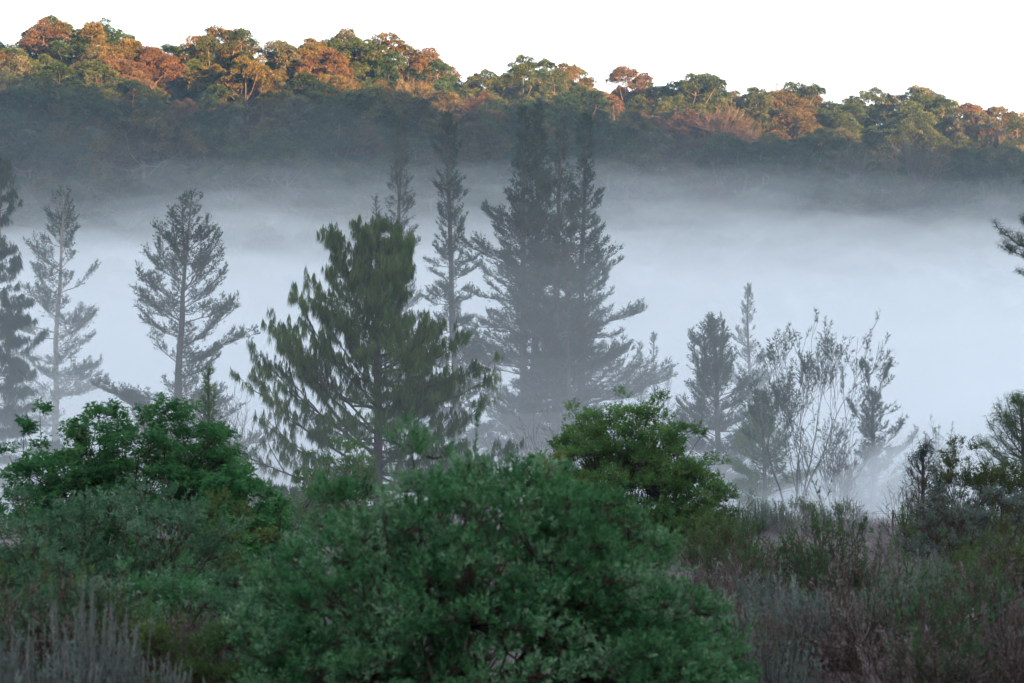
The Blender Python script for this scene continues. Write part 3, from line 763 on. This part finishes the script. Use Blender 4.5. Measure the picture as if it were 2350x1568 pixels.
# a taller weeping pine whose trunk stands outside the right edge and reaches into the frame
pine('weeping_pine', 'weeping pine boughs reaching in from beyond the right edge', None, (2450, 1190, 105), (2440, 330, 105), [(0, .2), (.35, .6), (.45, 1.3), (.6, 1.6), (.75, 1.4), (.9, .9), (1, .3)], 22, 5, (15, 45), .45, .3,
     ntuft=14, needle=.2, mat='needle_blue', weep=True, droop=.8, needw=.014, tuft=.34, dens=.7, dead=0, r0=.2,
     extra=[(.71, Wst, 2.6, 18), (.69, Wst + .1, 2.4, 12), (.66, Wst - .1, 1.8, 0), (.86, Wst, 1.5, 20), (.74, Wst + .2, 1.8, 30)])
print('pines', round(time.time() - T0, 1))

# ------------------------------------------------------------------ bushes
M['leaf_elder'] = mat_leaf('leaf_elder', [(.03, .085, .032), (.062, .18, .06), (.14, .29, .10)], 1.2, .35, .05)
M['leaf_willow'] = mat_leaf('leaf_willow', [(.05, .10, .032), (.11, .21, .06), (.19, .32, .10)], .8, .35, .05)
M['leaf_yellow'] = mat_leaf('leaf_yellow', [(.06, .06, .02), (.11, .10, .03), (.30, .20, .04)], 1.5, .35, .05)
M['leaf_sage'] = mat_leaf('leaf_sage', [(.032, .095, .045), (.095, .19, .10), (.26, .35, .24)], 1.6, .25, .05)
M['leaf_deep'] = mat_leaf('leaf_deep', [(.024, .085, .028), (.085, .22, .088), (.30, .42, .26)], 1.6, .25, .05)
M['leaf_moss'] = mat_leaf('leaf_moss', [(0.056, 0.090, 0.031), (0.096, 0.143, 0.049), (0.176, 0.210, 0.070)], 1.2, .3, .05)
M['leaf_frost'] = mat_leaf('leaf_frost', [(0.063, 0.084, 0.070), (0.140, 0.175, 0.147), (0.266, 0.301, 0.266)], 2.0, .2, .08)
M['leaf_olive'] = mat_leaf('leaf_olive', [(.04, .055, .018), (.075, .095, .03), (.13, .15, .05)], 1.2, .3, .05)
M['leaf_fresh'] = mat_leaf('leaf_fresh', [(.035, .075, .035), (.06, .12, .05), (.10, .20, .07)], 2.0, .35, .08)
M['petal_white'] = mat_leaf('petal_white', [(.4, .42, .34), (.55, .55, .45)], 2.0, .3, .02)
M['petal_orange'] = mat_leaf('petal_orange', [(.5, .22, .03), (.65, .36, .05)], 2.0, .3, .02)


def bush(name, label, group, c, rx, ry, h, leafmat, wood, nl, per, shoot, m, leafL, leafW, ang, droop=0, upb=.5, lob=(.16, .34), flat=.75, twig=.006, cat='bush', tip=0, stems=9, low=.05, squash=1.0,
         spikes=0, spike_l=.5, petals=None, openness=.0):
    """lumpy bush: stems fan out to many leafy knobs spread over a rough dome, shoots stand off every knob"""
    reseed(label); gz = float(ground(c[0], c[1])); root = thing(name, label, cat, (c[0], c[1], gz), group); W, Lv = Wood(), Leaves()
    u = rng.uniform(low, 1, nl) ** .85; u = np.where((rng.random(nl) < .3) & (low < .05), rng.uniform(0, .35, nl), u); a = np.arange(nl) * 2.39996 + rng.uniform(-.4, .4, nl)
    el = np.arcsin(u); ex = np.cos(el) ** flat
    k = rng.uniform(.3, 1.03, nl) ** .38
    C = np.stack([np.cos(a) * ex * rx * k, np.sin(a) * ex * ry * k, u * h * k * squash], -1)
    dome = 1 + .05 * np.sin(a * 3 + c[0]) + .05 * np.sin(a * 7 + c[1]); C *= dome[:, None]
    # keep every knob's own size
    rad = rng.uniform(*lob, nl) * min(rx, h) * .5
    P_, D_, L_ = [], [], []
    st = []
    for s_ in range(stems):
        aa = s_ * 2.4; e = np.array([math.cos(aa) * rx * .35, math.sin(aa) * ry * .35, h * .45]) * rng.uniform(.7, 1.2, 3)
        base = np.array([math.cos(aa), math.sin(aa), 0]) * rng.uniform(.02, .12) * rx; mid = (base + e) * .5 + rng.normal(0, .05, 3) * h; mid[2] = e[2] * .4
        W.poly([base - [0, 0, .15], mid, e], [twig * 4, twig * 3, twig * 2.2]); st.append((mid, e))
    for i in range(nl):
        n = max(3, int(per * (rad[i] / (np.mean(lob) * min(rx, h) * .5)) ** 1.6)); d = rand_dir(n); d[:, 2] = np.where(rng.random(n) < .75, np.abs(d[:, 2]), d[:, 2])
        p = C[i] + d * rad[i] * rng.uniform(.35, 1.0, (n, 1)) * np.array([1.15, 1.15, .8])
        out = norm(C[i] / np.array([rx, ry, h]) + 1e-6)
        D = norm(d * .7 + out * .6 + np.array([0, 0, upb]) + .35 * rng.normal(size=(n, 3)))
        P_.append(p); D_.append(D); L_.append(shoot * rng.uniform(.55, 1.2, n))
        mid, e = st[int(np.argmin([np.linalg.norm(C[i] - s_[1]) for s_ in st]))]
        q = e * .5 + C[i] * .5 + rng.normal(0, .04, 3) * h
        W.poly([e, q, C[i]], [twig * 2, twig * 1.6, twig * 1.1])
        W.thin(np.repeat(C[i][None], n, 0), p, twig * .8)
    if spikes:
        j = rng.choice(nl, spikes); top = C[j] + np.array([0, 0, 1.]) * rad[j][:, None] * .6
        dd = norm(norm(C[j] / np.array([rx, ry, h])) * .5 + np.array([0, 0, 1.]) + .25 * rng.normal(size=(spikes, 3))); ll = spike_l * rng.uniform(.4, 1.2, spikes)
        P_.append(top); D_.append(dd); L_.append(ll)
        for f in (.25, .5, .75): P_.append(top + dd * (ll * f)[:, None]); D_.append(dd); L_.append(ll * .4)
        W.segs(top - dd * .1, top + dd * ll[:, None], np.full(spikes, twig), np.full(spikes, twig * .4))
    P = np.vstack(P_); D = np.vstack(D_); L = np.concatenate(L_)
    keep = rng.random(len(P)) >= openness; P, D, L = P[keep], D[keep], L[keep]
    W.thin(P, P + D * L[:, None], twig * .5)
    Lv.sprigs(P, D, L, m, leafL, leafW, ang, droop, .05, tip)
    link('foliage', Lv.mesh('foliage'), root, leafmat); link('stems', W.mesh('stems', 3), root, wood)
    if petals:
        mt, n, sz = petals; j = rng.choice(len(P), n); q = P[j] + D[j] * L[j][:, None]; keep = q[:, 1] < ry * .3; q = q[keep]
        for x in q:
            f = Leaves(); f.sprigs(x[None], np.array([[0, -.3, 1.]]), sz * .3, 9, sz, sz * .5, 70); link('flower', f.mesh('flower'), root, mt)
    print(name, 'shoots', len(P), 'quads', len(P) * m, round(time.time() - T0, 1))
    return root


def P2(px, Y): return (at(px, 1000, Y)[0], Y)


# middle distance
bush('round_bush', 'hazy yellow green round bush in front of the foot of the weeping pine', None, P2(775, 108), 1.85, 1.5, 3.7, 'leaf_willow', 'twig_brown', 150, 14, .22, 10, .13, .045, 45, .15, low=.0, twig=.008)
bush('willow_shrub', 'round bright green willow shrub with fine twigs in front of the pines', None, P2(1430, 78), 2.8, 2.2, 4.5, 'leaf_willow', 'twig_brown', 880, 16, .24, 12, .10, .034, 42, .25, upb=.5, lob=(.09, .19), twig=.006, low=.0, stems=26)
bush('yellowing_shrub', 'dark green and yellow leaved shrub on the left flank of the round willow shrub', None, P2(1290, 74), 1.15, 1.0, 3.1, 'leaf_yellow', 'twig_brown', 90, 14, .24, 10, .10, .036, 40, .6, lob=(.2, .35), low=.0, stems=10)
bush('arching_shrub', 'loose arching twigs with small leaves right of the round willow shrub', None, P2(1680, 72), .95, .8, 2.2, 'leaf_willow', 'twig_brown', 30, 8, .24, 8, .05, .014, 45, .1, lob=(.2, .4), low=.0, stems=9, openness=.2)
bush('elder_bush', 'bright green elder bush with pale flower heads on the left', None, P2(330, 56), 2.75, 1.8, 3.75, 'leaf_elder', 'twig_brown', 460, 16, .20, 12, .12, .045, 58, .35, upb=.6, lob=(.10, .20), low=.03, twig=.008, stems=22,
     spikes=12, spike_l=.35, petals=('petal_white', 9, .05))
bush('elder_bush', 'lower spreading right arm of bright green elder leaves', None, P2(560, 54), 1.25, 1.2, 2.5, 'leaf_elder', 'twig_brown', 200, 16, .20, 12, .12, .045, 58, .35, upb=.6, lob=(.14, .28), low=.0, twig=.008, stems=14,
     petals=('petal_white', 3, .05))
bush('elder_bush', 'thin elder at the left edge with bare stems and leafy tips', None, P2(75, 58), .8, .8, 3.85, 'leaf_elder', 'twig_brown', 34, 12, .2, 12, .12, .045, 58, .35, upb=.7, lob=(.25, .42), low=.35, stems=9, spikes=5, spike_l=.4, openness=.1)
# near left
bush('sage_bush', 'big grey green bush under the elder on the left', None, P2(300, 36), 1.75, 1.3, 2.6, 'leaf_sage', 'twig_brown', 420, 15, .17, 14, .05, .02, 55, 0, upb=.5, lob=(.14, .28), low=.0, spikes=10, spike_l=.25, petals=('petal_orange', 3, .025))
bush('sage_bush', 'dark grey green bush at the left edge', None, P2(30, 35), 1.25, 1.2, 2.55, 'leaf_sage', 'twig_brown', 240, 15, .17, 14, .05, .02, 55, 0, lob=(.16, .32), low=.0)
bush('moss_bush', 'yellow green tipped bush between the elder and the large front bush', None, P2(505, 38), .95, .8, 2.3, 'leaf_moss', 'twig_brown', 90, 22, .17, 12, .055, .02, 55, 0, low=.0, lob=(.2, .36), petals=('petal_orange', 4, .03))
bush('moss_bush', 'low mossy green bush at the foot of the large front bush', None, P2(450, 26), .7, .7, 1.35, 'leaf_moss', 'twig_brown', 70, 22, .14, 12, .045, .018, 55, 0, low=.0, lob=(.2, .36))
bush('sage_bush', 'low dark grey green bush behind the grey spikes of the bottom left corner', None, P2(150, 29), 1.0, .8, 1.75, 'leaf_sage', 'twig_brown', 180, 14, .15, 14, .046, .018, 55, 0, lob=(.14, .28), low=.0)
bush('sage_bush', 'low dark grey green bush between the grey spikes and the large front bush', None, P2(400, 29.5), .95, .8, 1.85, 'leaf_deep', 'twig_brown', 180, 14, .15, 14, .046, .018, 55, 0, lob=(.14, .28), low=.0)
# the large front bush
bush('front_bush', 'largest dark green feathery bush filling the bottom centre', None, P2(1105, 25.5), 2.35, 1.7, 2.86, 'leaf_deep', 'twig_brown', 900, 20, .15, 15, .048, .021, 55, 0, upb=.35, lob=(.08, .17), flat=.95, low=.0, tip=.3,
     spikes=45, spike_l=.55, stems=18, petals=('petal_orange', 4, .022))
bush('sage_bush', 'silvery green bush against the left side of the large front bush', None, P2(680, 29), 1.1, 1.0, 2.0, 'leaf_sage', 'twig_brown', 170, 26, .15, 14, .046, .018, 55, 0, upb=.4, lob=(.15, .3), low=.0)
bush('sage_bush', 'silvery green bush forming the right shoulder of the large front bush', None, P2(1530, 27), .85, .85, 1.5, 'leaf_deep', 'twig_brown', 150, 26, .15, 14, .046, .018, 55, 0, upb=.4, lob=(.15, .3), low=.0, spikes=5, spike_l=.4)
# right edge group
bush('olive_bush', 'olive green rounded bush before the weeping pine at the right edge', None, P2(2235, 82), 1.75, 1.4, 3.3, 'leaf_olive', 'twig_brown', 170, 18, .24, 12, .10, .03, 42, .1, low=.0, lob=(.16, .3))
bush('frosted_bush', 'silver frosted bush low in front of the olive green bush', None, P2(2190, 66), 1.15, 1.0, 2.2, 'leaf_frost', 'twig_brown', 100, 16, .22, 12, .05, .018, 45, 0, upb=.6, low=.0, lob=(.2, .34), spikes=6, spike_l=.4)
bush('frosted_bush', 'silver frosted bush nearest the right edge', None, P2(2320, 66), .8, .8, 2.15, 'leaf_frost', 'twig_brown', 60, 16, .22, 12, .05, .018, 45, 0, upb=.6, low=.0, lob=(.2, .36), spikes=4, spike_l=.35)
twig_tree('bare_shrub', 'tangled bare brown shrub left of the silver frosted bushes', None, (2120, 1250, 72), (2120, 1075, 72), 'twig_brown', 'leaf_olive', 14, .014, .8, 4, 34, .05, dict(L=.12, m=3, leafL=.05, leafW=.02, ang=50, keep=.4), 3, 'shrub', rmin=.005)
print('bushes', round(time.time() - T0, 1))

# ------------------------------------------------------------------ the scrub field
reseed('scrub')
M['fern_dry'] = mat_leaf('fern_dry', [(.14, .095, .085), (.28, .20, .19), (.44, .35, .34)], 2.5, .3, .1)
M['grass_dry'] = mat_leaf('grass_dry', [(.18, .145, .14), (.31, .26, .26), (.47, .41, .42)], .25, .3, .02)
M['leaf_brown'] = mat_leaf('leaf_brown', [(.08, .06, .052), (.15, .115, .105), (.24, .19, .18)], 2.5, .3, .1)
M['leaf_lichen'] = mat_leaf('leaf_lichen', [(.07, .105, .07), (.14, .19, .135), (.24, .29, .23)], 2.0, .2, .08)


def plant_frost(seed, mat):
    """rounded clump of upright finger like shoots clothed in small leaves"""
    W, Lv = Wood(), Leaves(); n = 190
    a = rng.uniform(0, 6.28, n); r = np.sqrt(rng.random(n)) * .55; h = (1.15 - .8 * (r / .55) ** 2 * .6) * rng.uniform(.45, 1, n)
    B = np.stack([np.cos(a) * r * .35, np.sin(a) * r * .35, 0 * a], -1); T = np.stack([np.cos(a) * r, np.sin(a) * r, h], -1) + rng.normal(0, .05, (n, 3))
    Dm = norm(T - B); mid = B + (T - B) * .5 + rng.normal(0, .04, (n, 3))
    W.segs(B, mid, np.full(n, .009), np.full(n, .007)); W.segs(mid, T, np.full(n, .007), np.full(n, .004))
    D = norm(norm(T - mid) + np.array([0, 0, .9])); L = rng.uniform(.12, .28, n)
    Lv.sprigs(T - D * L[:, None] * .4, D, L, 20, .045, .018, 42, 0, 0, .3)
    Lv.sprigs(mid, norm(T - mid), L, 6, .04, .016, 50)
    return Lv.mesh('foliage'), W.mesh('stems', 3)


def plant_spike(seed, mat):
    W, Lv = Wood(), Leaves(); n = 46
    a = rng.uniform(0, 6.28, n); r = np.sqrt(rng.random(n)) * .34; h = rng.uniform(.6, 1.5, n) * (1.1 - r)
    B = np.stack([np.cos(a) * r * .5, np.sin(a) * r * .5, 0 * a], -1); T = np.stack([np.cos(a) * r, np.sin(a) * r, h], -1)
    W.segs(B, T, np.full(n, .009), np.full(n, .005))
    Lv.sprigs(B + (T - B) * .15, T - B, np.linalg.norm(T - B, axis=1) * .86, 110, .042, .015, 34, 0, 0, .35)
    for k in range(3):
        D = norm(T - B + .35 * rng.normal(size=(n, 3))); f = rng.uniform(.35, .8, (n, 1)); Lv.sprigs(B + (T - B) * f, D, rng.uniform(.1, .25, n), 22, .04, .015, 36)
    return Lv.mesh('foliage'), W.mesh('stems', 3)


def plant_twig(seed, mat, leafy=.5):
    W, Lv = Wood(), Leaves(); tips = []
    for k in range(11):
        a = k * 2.4; s = rng.uniform(.1, .55); D = norm(np.array([math.cos(a) * s, math.sin(a) * s, 1.]))
        branchy(W, [math.cos(a) * .05, math.sin(a) * .05, -.05], D, rng.uniform(.42, .62), .010, 3, (2, 4), 30, .66, .13, .07, 4, tips, .0028)
    P = np.array([t[0] for t in tips]); D = np.array([t[1] for t in tips]); keep = rng.random(len(P)) < leafy
    Lv.sprigs(P[keep] - D[keep] * .1, D[keep] + np.array([0, 0, .3]), .15, 8, .05, .018, 42)
    return Lv.mesh('foliage'), W.mesh('stems', 3)


def plant_fern(seed, mat):
    W, Lv = Wood(), Leaves()
    for k in range(22):
        a = k * 2.4 + rng.uniform(-.4, .4); hd = np.array([math.cos(a), math.sin(a), 0]); L = rng.uniform(.7, 1.25); n = 34; t = np.linspace(0, 1, n)
        el = R(rng.uniform(58, 80)) - t * R(rng.uniform(75, 125)); st = (hd[None] * np.cos(el)[:, None] + np.array([0, 0, 1.]) * np.sin(el)[:, None]) * L / n
        P = np.cumsum(st, 0) + rng.normal(0, .004, (n, 3)); W.poly(P, np.linspace(.006, .002, n)); T = norm(st); S = norm(np.cross(T, [0, 0, 1.]))
        ln = .20 * np.sin(np.pi * np.clip(t * .92 + .08, 0, 1)) ** .7 * L
        for sg in (-1, 1):
            for f in (0., .5):
                i = np.arange(3, n); D = norm(S[i] * sg + T[i] * .45 + np.array([0, 0, -.35]) * rng.uniform(.2, 1.6, (len(i), 1)) + .12 * rng.normal(size=(len(i), 3)))
                V, F = blades(P[i] + st[i] * f, D, ln[i] * rng.uniform(.6, 1.1, len(i)), .022); Lv.add(V, F)
    return Lv.mesh('foliage'), W.mesh('stems', 3)


def plant_tuft(seed, mat):
    W, Lv = Wood(), Leaves(); n = 420; a = rng.uniform(0, 6.28, n); s = rng.uniform(0, .7, n)
    B = np.stack([np.cos(a) * .12 * s, np.sin(a) * .12 * s, 0 * a], -1); D = np.stack([np.cos(a) * s, np.sin(a) * s, 1 + 0 * a], -1)
    V, F = blades(B, D, rng.uniform(.35, .85, n), .010, fold=.12); Lv.add(V, F)
    W.segs(B[:40], B[:40] + norm(D[:40]) * .7, np.full(40, .003), np.full(40, .002))
    return Lv.mesh('foliage'), W.mesh('stems', 3)


KIND = {   # builder, leaf material, stem material, what it looks like, name, category
    'frost': (plant_frost, 'leaf_frost', 'twig_dry', 'silver rounded', 'frosted_shrub', 'shrub'),
    'lichen': (plant_frost, 'leaf_lichen', 'twig_brown', 'sage green', 'sage_shrub', 'shrub'),
    'fresh': (lambda s, m: plant_twig(s, m, .8), 'leaf_fresh', 'twig_brown', 'bright green twiggy', 'leafy_shrub', 'shrub'),
    'brown': (lambda s, m: plant_twig(s, m, .55), 'leaf_brown', 'twig_brown', 'dark brown twiggy', 'brown_shrub', 'shrub'),
    'moss': (lambda s, m: plant_twig(s, m, .95), 'leaf_moss', 'twig_brown', 'dull green', 'green_shrub', 'shrub'),
    'bare': (lambda s, m: plant_twig(s, m, .12), 'grass_dry', 'twig_dry', 'pale bare', 'bare_shrub', 'shrub'),
    'fern': (plant_fern, 'fern_dry', 'twig_brown', 'withered pinkish brown', 'dead_fern', 'fern'),
    'spike': (plant_spike, 'leaf_frost', 'twig_dry', 'grey spiky upright', 'spiky_shrub', 'shrub'),
    'tuft': (plant_tuft, 'grass_dry', 'twig_dry', 'dry pinkish', 'grass_tuft', 'grass tuft'),
}
protos = {}
for k_, (fn, lm, wm, *_r) in KIND.items():
    for v in range(2):
        a_, b_ = fn(v, lm); a_.materials.append(M[lm]); b_.materials.append(M[wm]); protos[k_, v] = (a_, b_)
plants = {}


def put(kind, px, Y, s, sz=1.0):
    fn, lm, wm, look, nm, cat = KIND[kind]; x = at(px, 1000, Y)[0]
    if px < 1000:
        place = 'in the bottom left corner' if px < 210 and Y < 27 else 'along the bottom edge left of the front bush' if Y < 27 else 'under the big grey green bush on the left'
    else:
        row = 'along the bottom edge' if Y < 36 else 'low in the field' if Y < 45 else 'midway up the field' if Y < 62 else 'high in the field' if Y < 86 else 'at the far end of the field'
        col = 'beside the front bush' if px < 1780 else 'left of the fog gap' if px < 1900 else 'below the fog gap' if px < 2080 else 'below the frosted bushes' if px < 2240 else 'at the right edge'
        place = row + ' ' + col
    lab = f"{look} {'fern' if kind == 'fern' else 'tuft' if kind == 'tuft' else 'shrub'} {place}"
    o = thing(nm, lab, cat, (x, Y, float(ground(x, Y)) - .03), 'plants of the scrub field' if px > 1000 else 'scrub below the left bushes', rng.uniform(0, 6.28)); s *= (.93 if kind == 'spike' else .86 if px < 1000 else .95 if Y > 50 else 1); o.scale = (s, s, s * sz)
    a_, b_ = protos[kind, int(rng.integers(0, 2))]; link('foliage', a_, o); link('stems', b_, o); plants.setdefault(lab, []).append((px, o))


# right: rows of mixed scrub going back into the fog; (depth, spacing px, kinds that grow there)
ROWS = [(30, 260, 'brown fresh moss bare', 1.4), (34, 120, 'lichen fern frost brown fresh bare', 1.35), (38, 85, 'fern frost fern brown lichen fresh fern', 1.2), (42, 80, 'frost lichen fern brown fresh bare fern', 1.1),
        (46, 75, 'lichen frost brown fresh bare fern', 1.0), (52, 65, 'lichen frost fresh brown bare tuft bare', 1.0), (60, 60, 'moss lichen fresh bare tuft tuft bare brown', 1.0),
        (70, 55, 'moss lichen bare tuft tuft bare', 1.05), (83, 52, 'moss bare lichen tuft tuft tuft', 1.1), (98, 45, 'moss lichen bare tuft lichen', 1.3), (114, 48, 'moss lichen moss tuft', 1.5)]
for Y, sp, kinds, s in ROWS:
    px = (1660 if Y < 40 else 1560 if Y < 75 else 1640) + rng.uniform(0, sp)
    while px < 2400:
        ks = kinds.split(); kd = ks[int(rng.integers(len(ks)))]
        if px > 1880 and px < 2120 and Y > 55 and rng.random() < .6: kd = 'tuft'
        if px > 2000 and px < 2250 and Y < 36: kd = 'fern' if rng.random() < .5 else kd
        put(kd, px, Y * rng.uniform(.95, 1.05), s * rng.uniform(.7, 1.1)); px += sp * rng.uniform(.7, 1.35)
# taller ones that stand out
for kind, px, Y, s, sz in [('fresh', 1850, 44, 1.45, 1.1), ('fresh', 1930, 42, 1.35, 1.1), ('bare', 2000, 43, 1.3, 1.1), ('fresh', 1700, 50, 1.4, 1.0), ('moss', 1640, 60, 1.5, 1.0), ('brown', 1760, 46, 1.25, 1.0),
                           ('fresh', 2130, 36, 1.35, 1.0), ('brown', 2200, 34, 1.35, 1.1), ('fresh', 2290, 33, 1.3, 1.05), ('moss', 2345, 40, 1.7, 1.0), ('frost', 1830, 36, 1.1, 1), ('frost', 1930, 38, 1.05, 1), ('lichen', 1740, 33, 1.1, 1),
                           ('frost', 1770, 30, 1.0, 1.0), ('fern', 1990, 37, 1.35, 1.1), ('fern', 1900, 35.5, 1.3, 1.1), ('fern', 2060, 38, 1.3, 1.1), ('fern', 1830, 36, 1.3, 1.0), ('fern', 1760, 38, 1.2, 1.0), ('fern', 2010, 34, 1.3, 1.2), ('fern', 1940, 40, 1.3, 1.1), ('fern', 2100, 41, 1.2, 1.0), ('fern', 1960, 36, 1.1, 1.1), ('bare', 1640, 68, 1.2, 1), ('fern', 1860, 26.5, 1.1, 1), ('fresh', 2180, 28, 1.2, 1), ('brown', 2300, 28, 1.3, 1), ('brown', 2120, 27.5, 1.1, 1), ('fern', 1930, 37.5, 1.2, 1), ('fern', 1990, 40.5, 1.2, 1), ('brown', 1960, 33, 1.5, 1), ('lichen', 2080, 34, 1.4, 1), ('fern', 2180, 38, 1.3, 1), ('brown', 2240, 36, 1.3, 1), ('fern', 2280, 39, 1.2, 1), ('lichen', 2330, 37, 1.2, 1)]:
    put(kind, px, Y, s, sz)
# left: grey spikes in the corner, twigs and low shrubs under the bushes
for kind, px, Y, s, sz in [('spike', 105, 22.8, .9, 1), ('spike', 215, 22.6, .9, 1), ('spike', 10, 22.2, .85, 1), ('spike', 20, 24, 1.15, 1), ('spike', 75, 25.5, 1.25, 1), ('spike', 130, 23.5, 1.2, 1.0), ('spike', 180, 25, 1.35, 1.05), ('spike', 235, 24, 1.3, 1.05), ('spike', 290, 25.2, 1.2, 1), ('spike', 340, 23.8, 1.1, 1), ('spike', 50, 22.6, .95, 1),
                           ('spike', 160, 22.4, .9, 1), ('spike', 270, 22.5, .95, 1), ('spike', 395, 24.5, 1.0, 1), ('frost', 450, 23.5, .95, 1), ('frost', 520, 23, .9, 1), ('brown', 60, 28, 1.5, 1.1), ('brown', 220, 29, 1.5, 1.1),
                           ('moss', 310, 28.5, 1.45, 1.05), ('brown', 370, 27.5, 1.35, 1.0), ('moss', 100, 30, 1.7, 1.1), ('frost', 600, 23, .85, 1), ('brown', 480, 27, 1.3, 1),
                           ('spike', 320, 22.3, .85, 1)]:
    put(kind, px, Y, s, sz)
ORD = ['leftmost', 'second', 'third', 'fourth', 'fifth', 'sixth', 'seventh', 'eighth']
for lab, L in plants.items():
    L.sort(key=lambda t: t[0])
    for i, (px, o) in enumerate(L):
        if len(L) > 1: o['label'] = (['left', 'right'][i] if len(L) == 2 else ORD[min(i, 7)]) + ' ' + lab

# dry grass over the whole field
n = 250000
Yg = 24 + (175 - 24) * rng.random(n) ** 1.15; xg = rng.uniform(-.32, .32, n) * Yg
zg = ground(xg, Yg); s = np.clip(Yg / 60, .7, 2.2); hgt = rng.uniform(.25, .62, n) * (1 + .35 * wav(xg, Yg, 9, 12))
keep = wav(xg, Yg, 5, 14) > -9
B = np.stack([xg, Yg, zg - .03], -1)[keep]
V, F = blades(B, np.stack([rng.normal(0, .28, n), rng.normal(0, .28, n), np.ones(n)], -1)[keep], hgt[keep], (.010 * s)[keep], fold=.1)
gr = link('dry_grass', q_mesh('dry_grass', V, F, np.clip(rng.normal(.5, .25, len(F)), 0, 1)), mat='grass_dry'); tag(gr, kind='stuff')
# low grass under the field's shrubs keeps the soil from showing; a wire fence crosses the back of the field
fx = at(2048, 1000, 112)[0]; fr = thing('wire_fence', 'thin wire fence with wooden posts at the far end of the field before the fog', 'fence', (fx, 112, float(ground(fx, 112))))
for k in range(-1, 3):
    dx = k * 6.5; Wp = Wood(); z0 = float(ground(fx + dx, 112)) - fr.location.z; Wp.tube([[dx, 0, z0 - .2], [dx, 0, z0 + .6], [dx + .01, 0, z0 + 1.05]], [.05, .045, .04], 6); link('post', Wp.mesh('post'), fr, 'bark_grey')
for z in (.4, .65, .9):
    Wp = Wood(); Wp.poly([np.array([x_, 0, z + float(ground(fx + x_, 112)) - fr.location.z - .02 * math.sin(math.pi * ((x_ / 6.5) % 1))]) for x_ in np.arange(-6.5, 13.1, 1.3)], [.005] * 16); link('wire', Wp.mesh('wire', 3), fr, 'bark_grey')
print('scrub', round(time.time() - T0, 1))


print('script', round(time.time() - T0, 1))
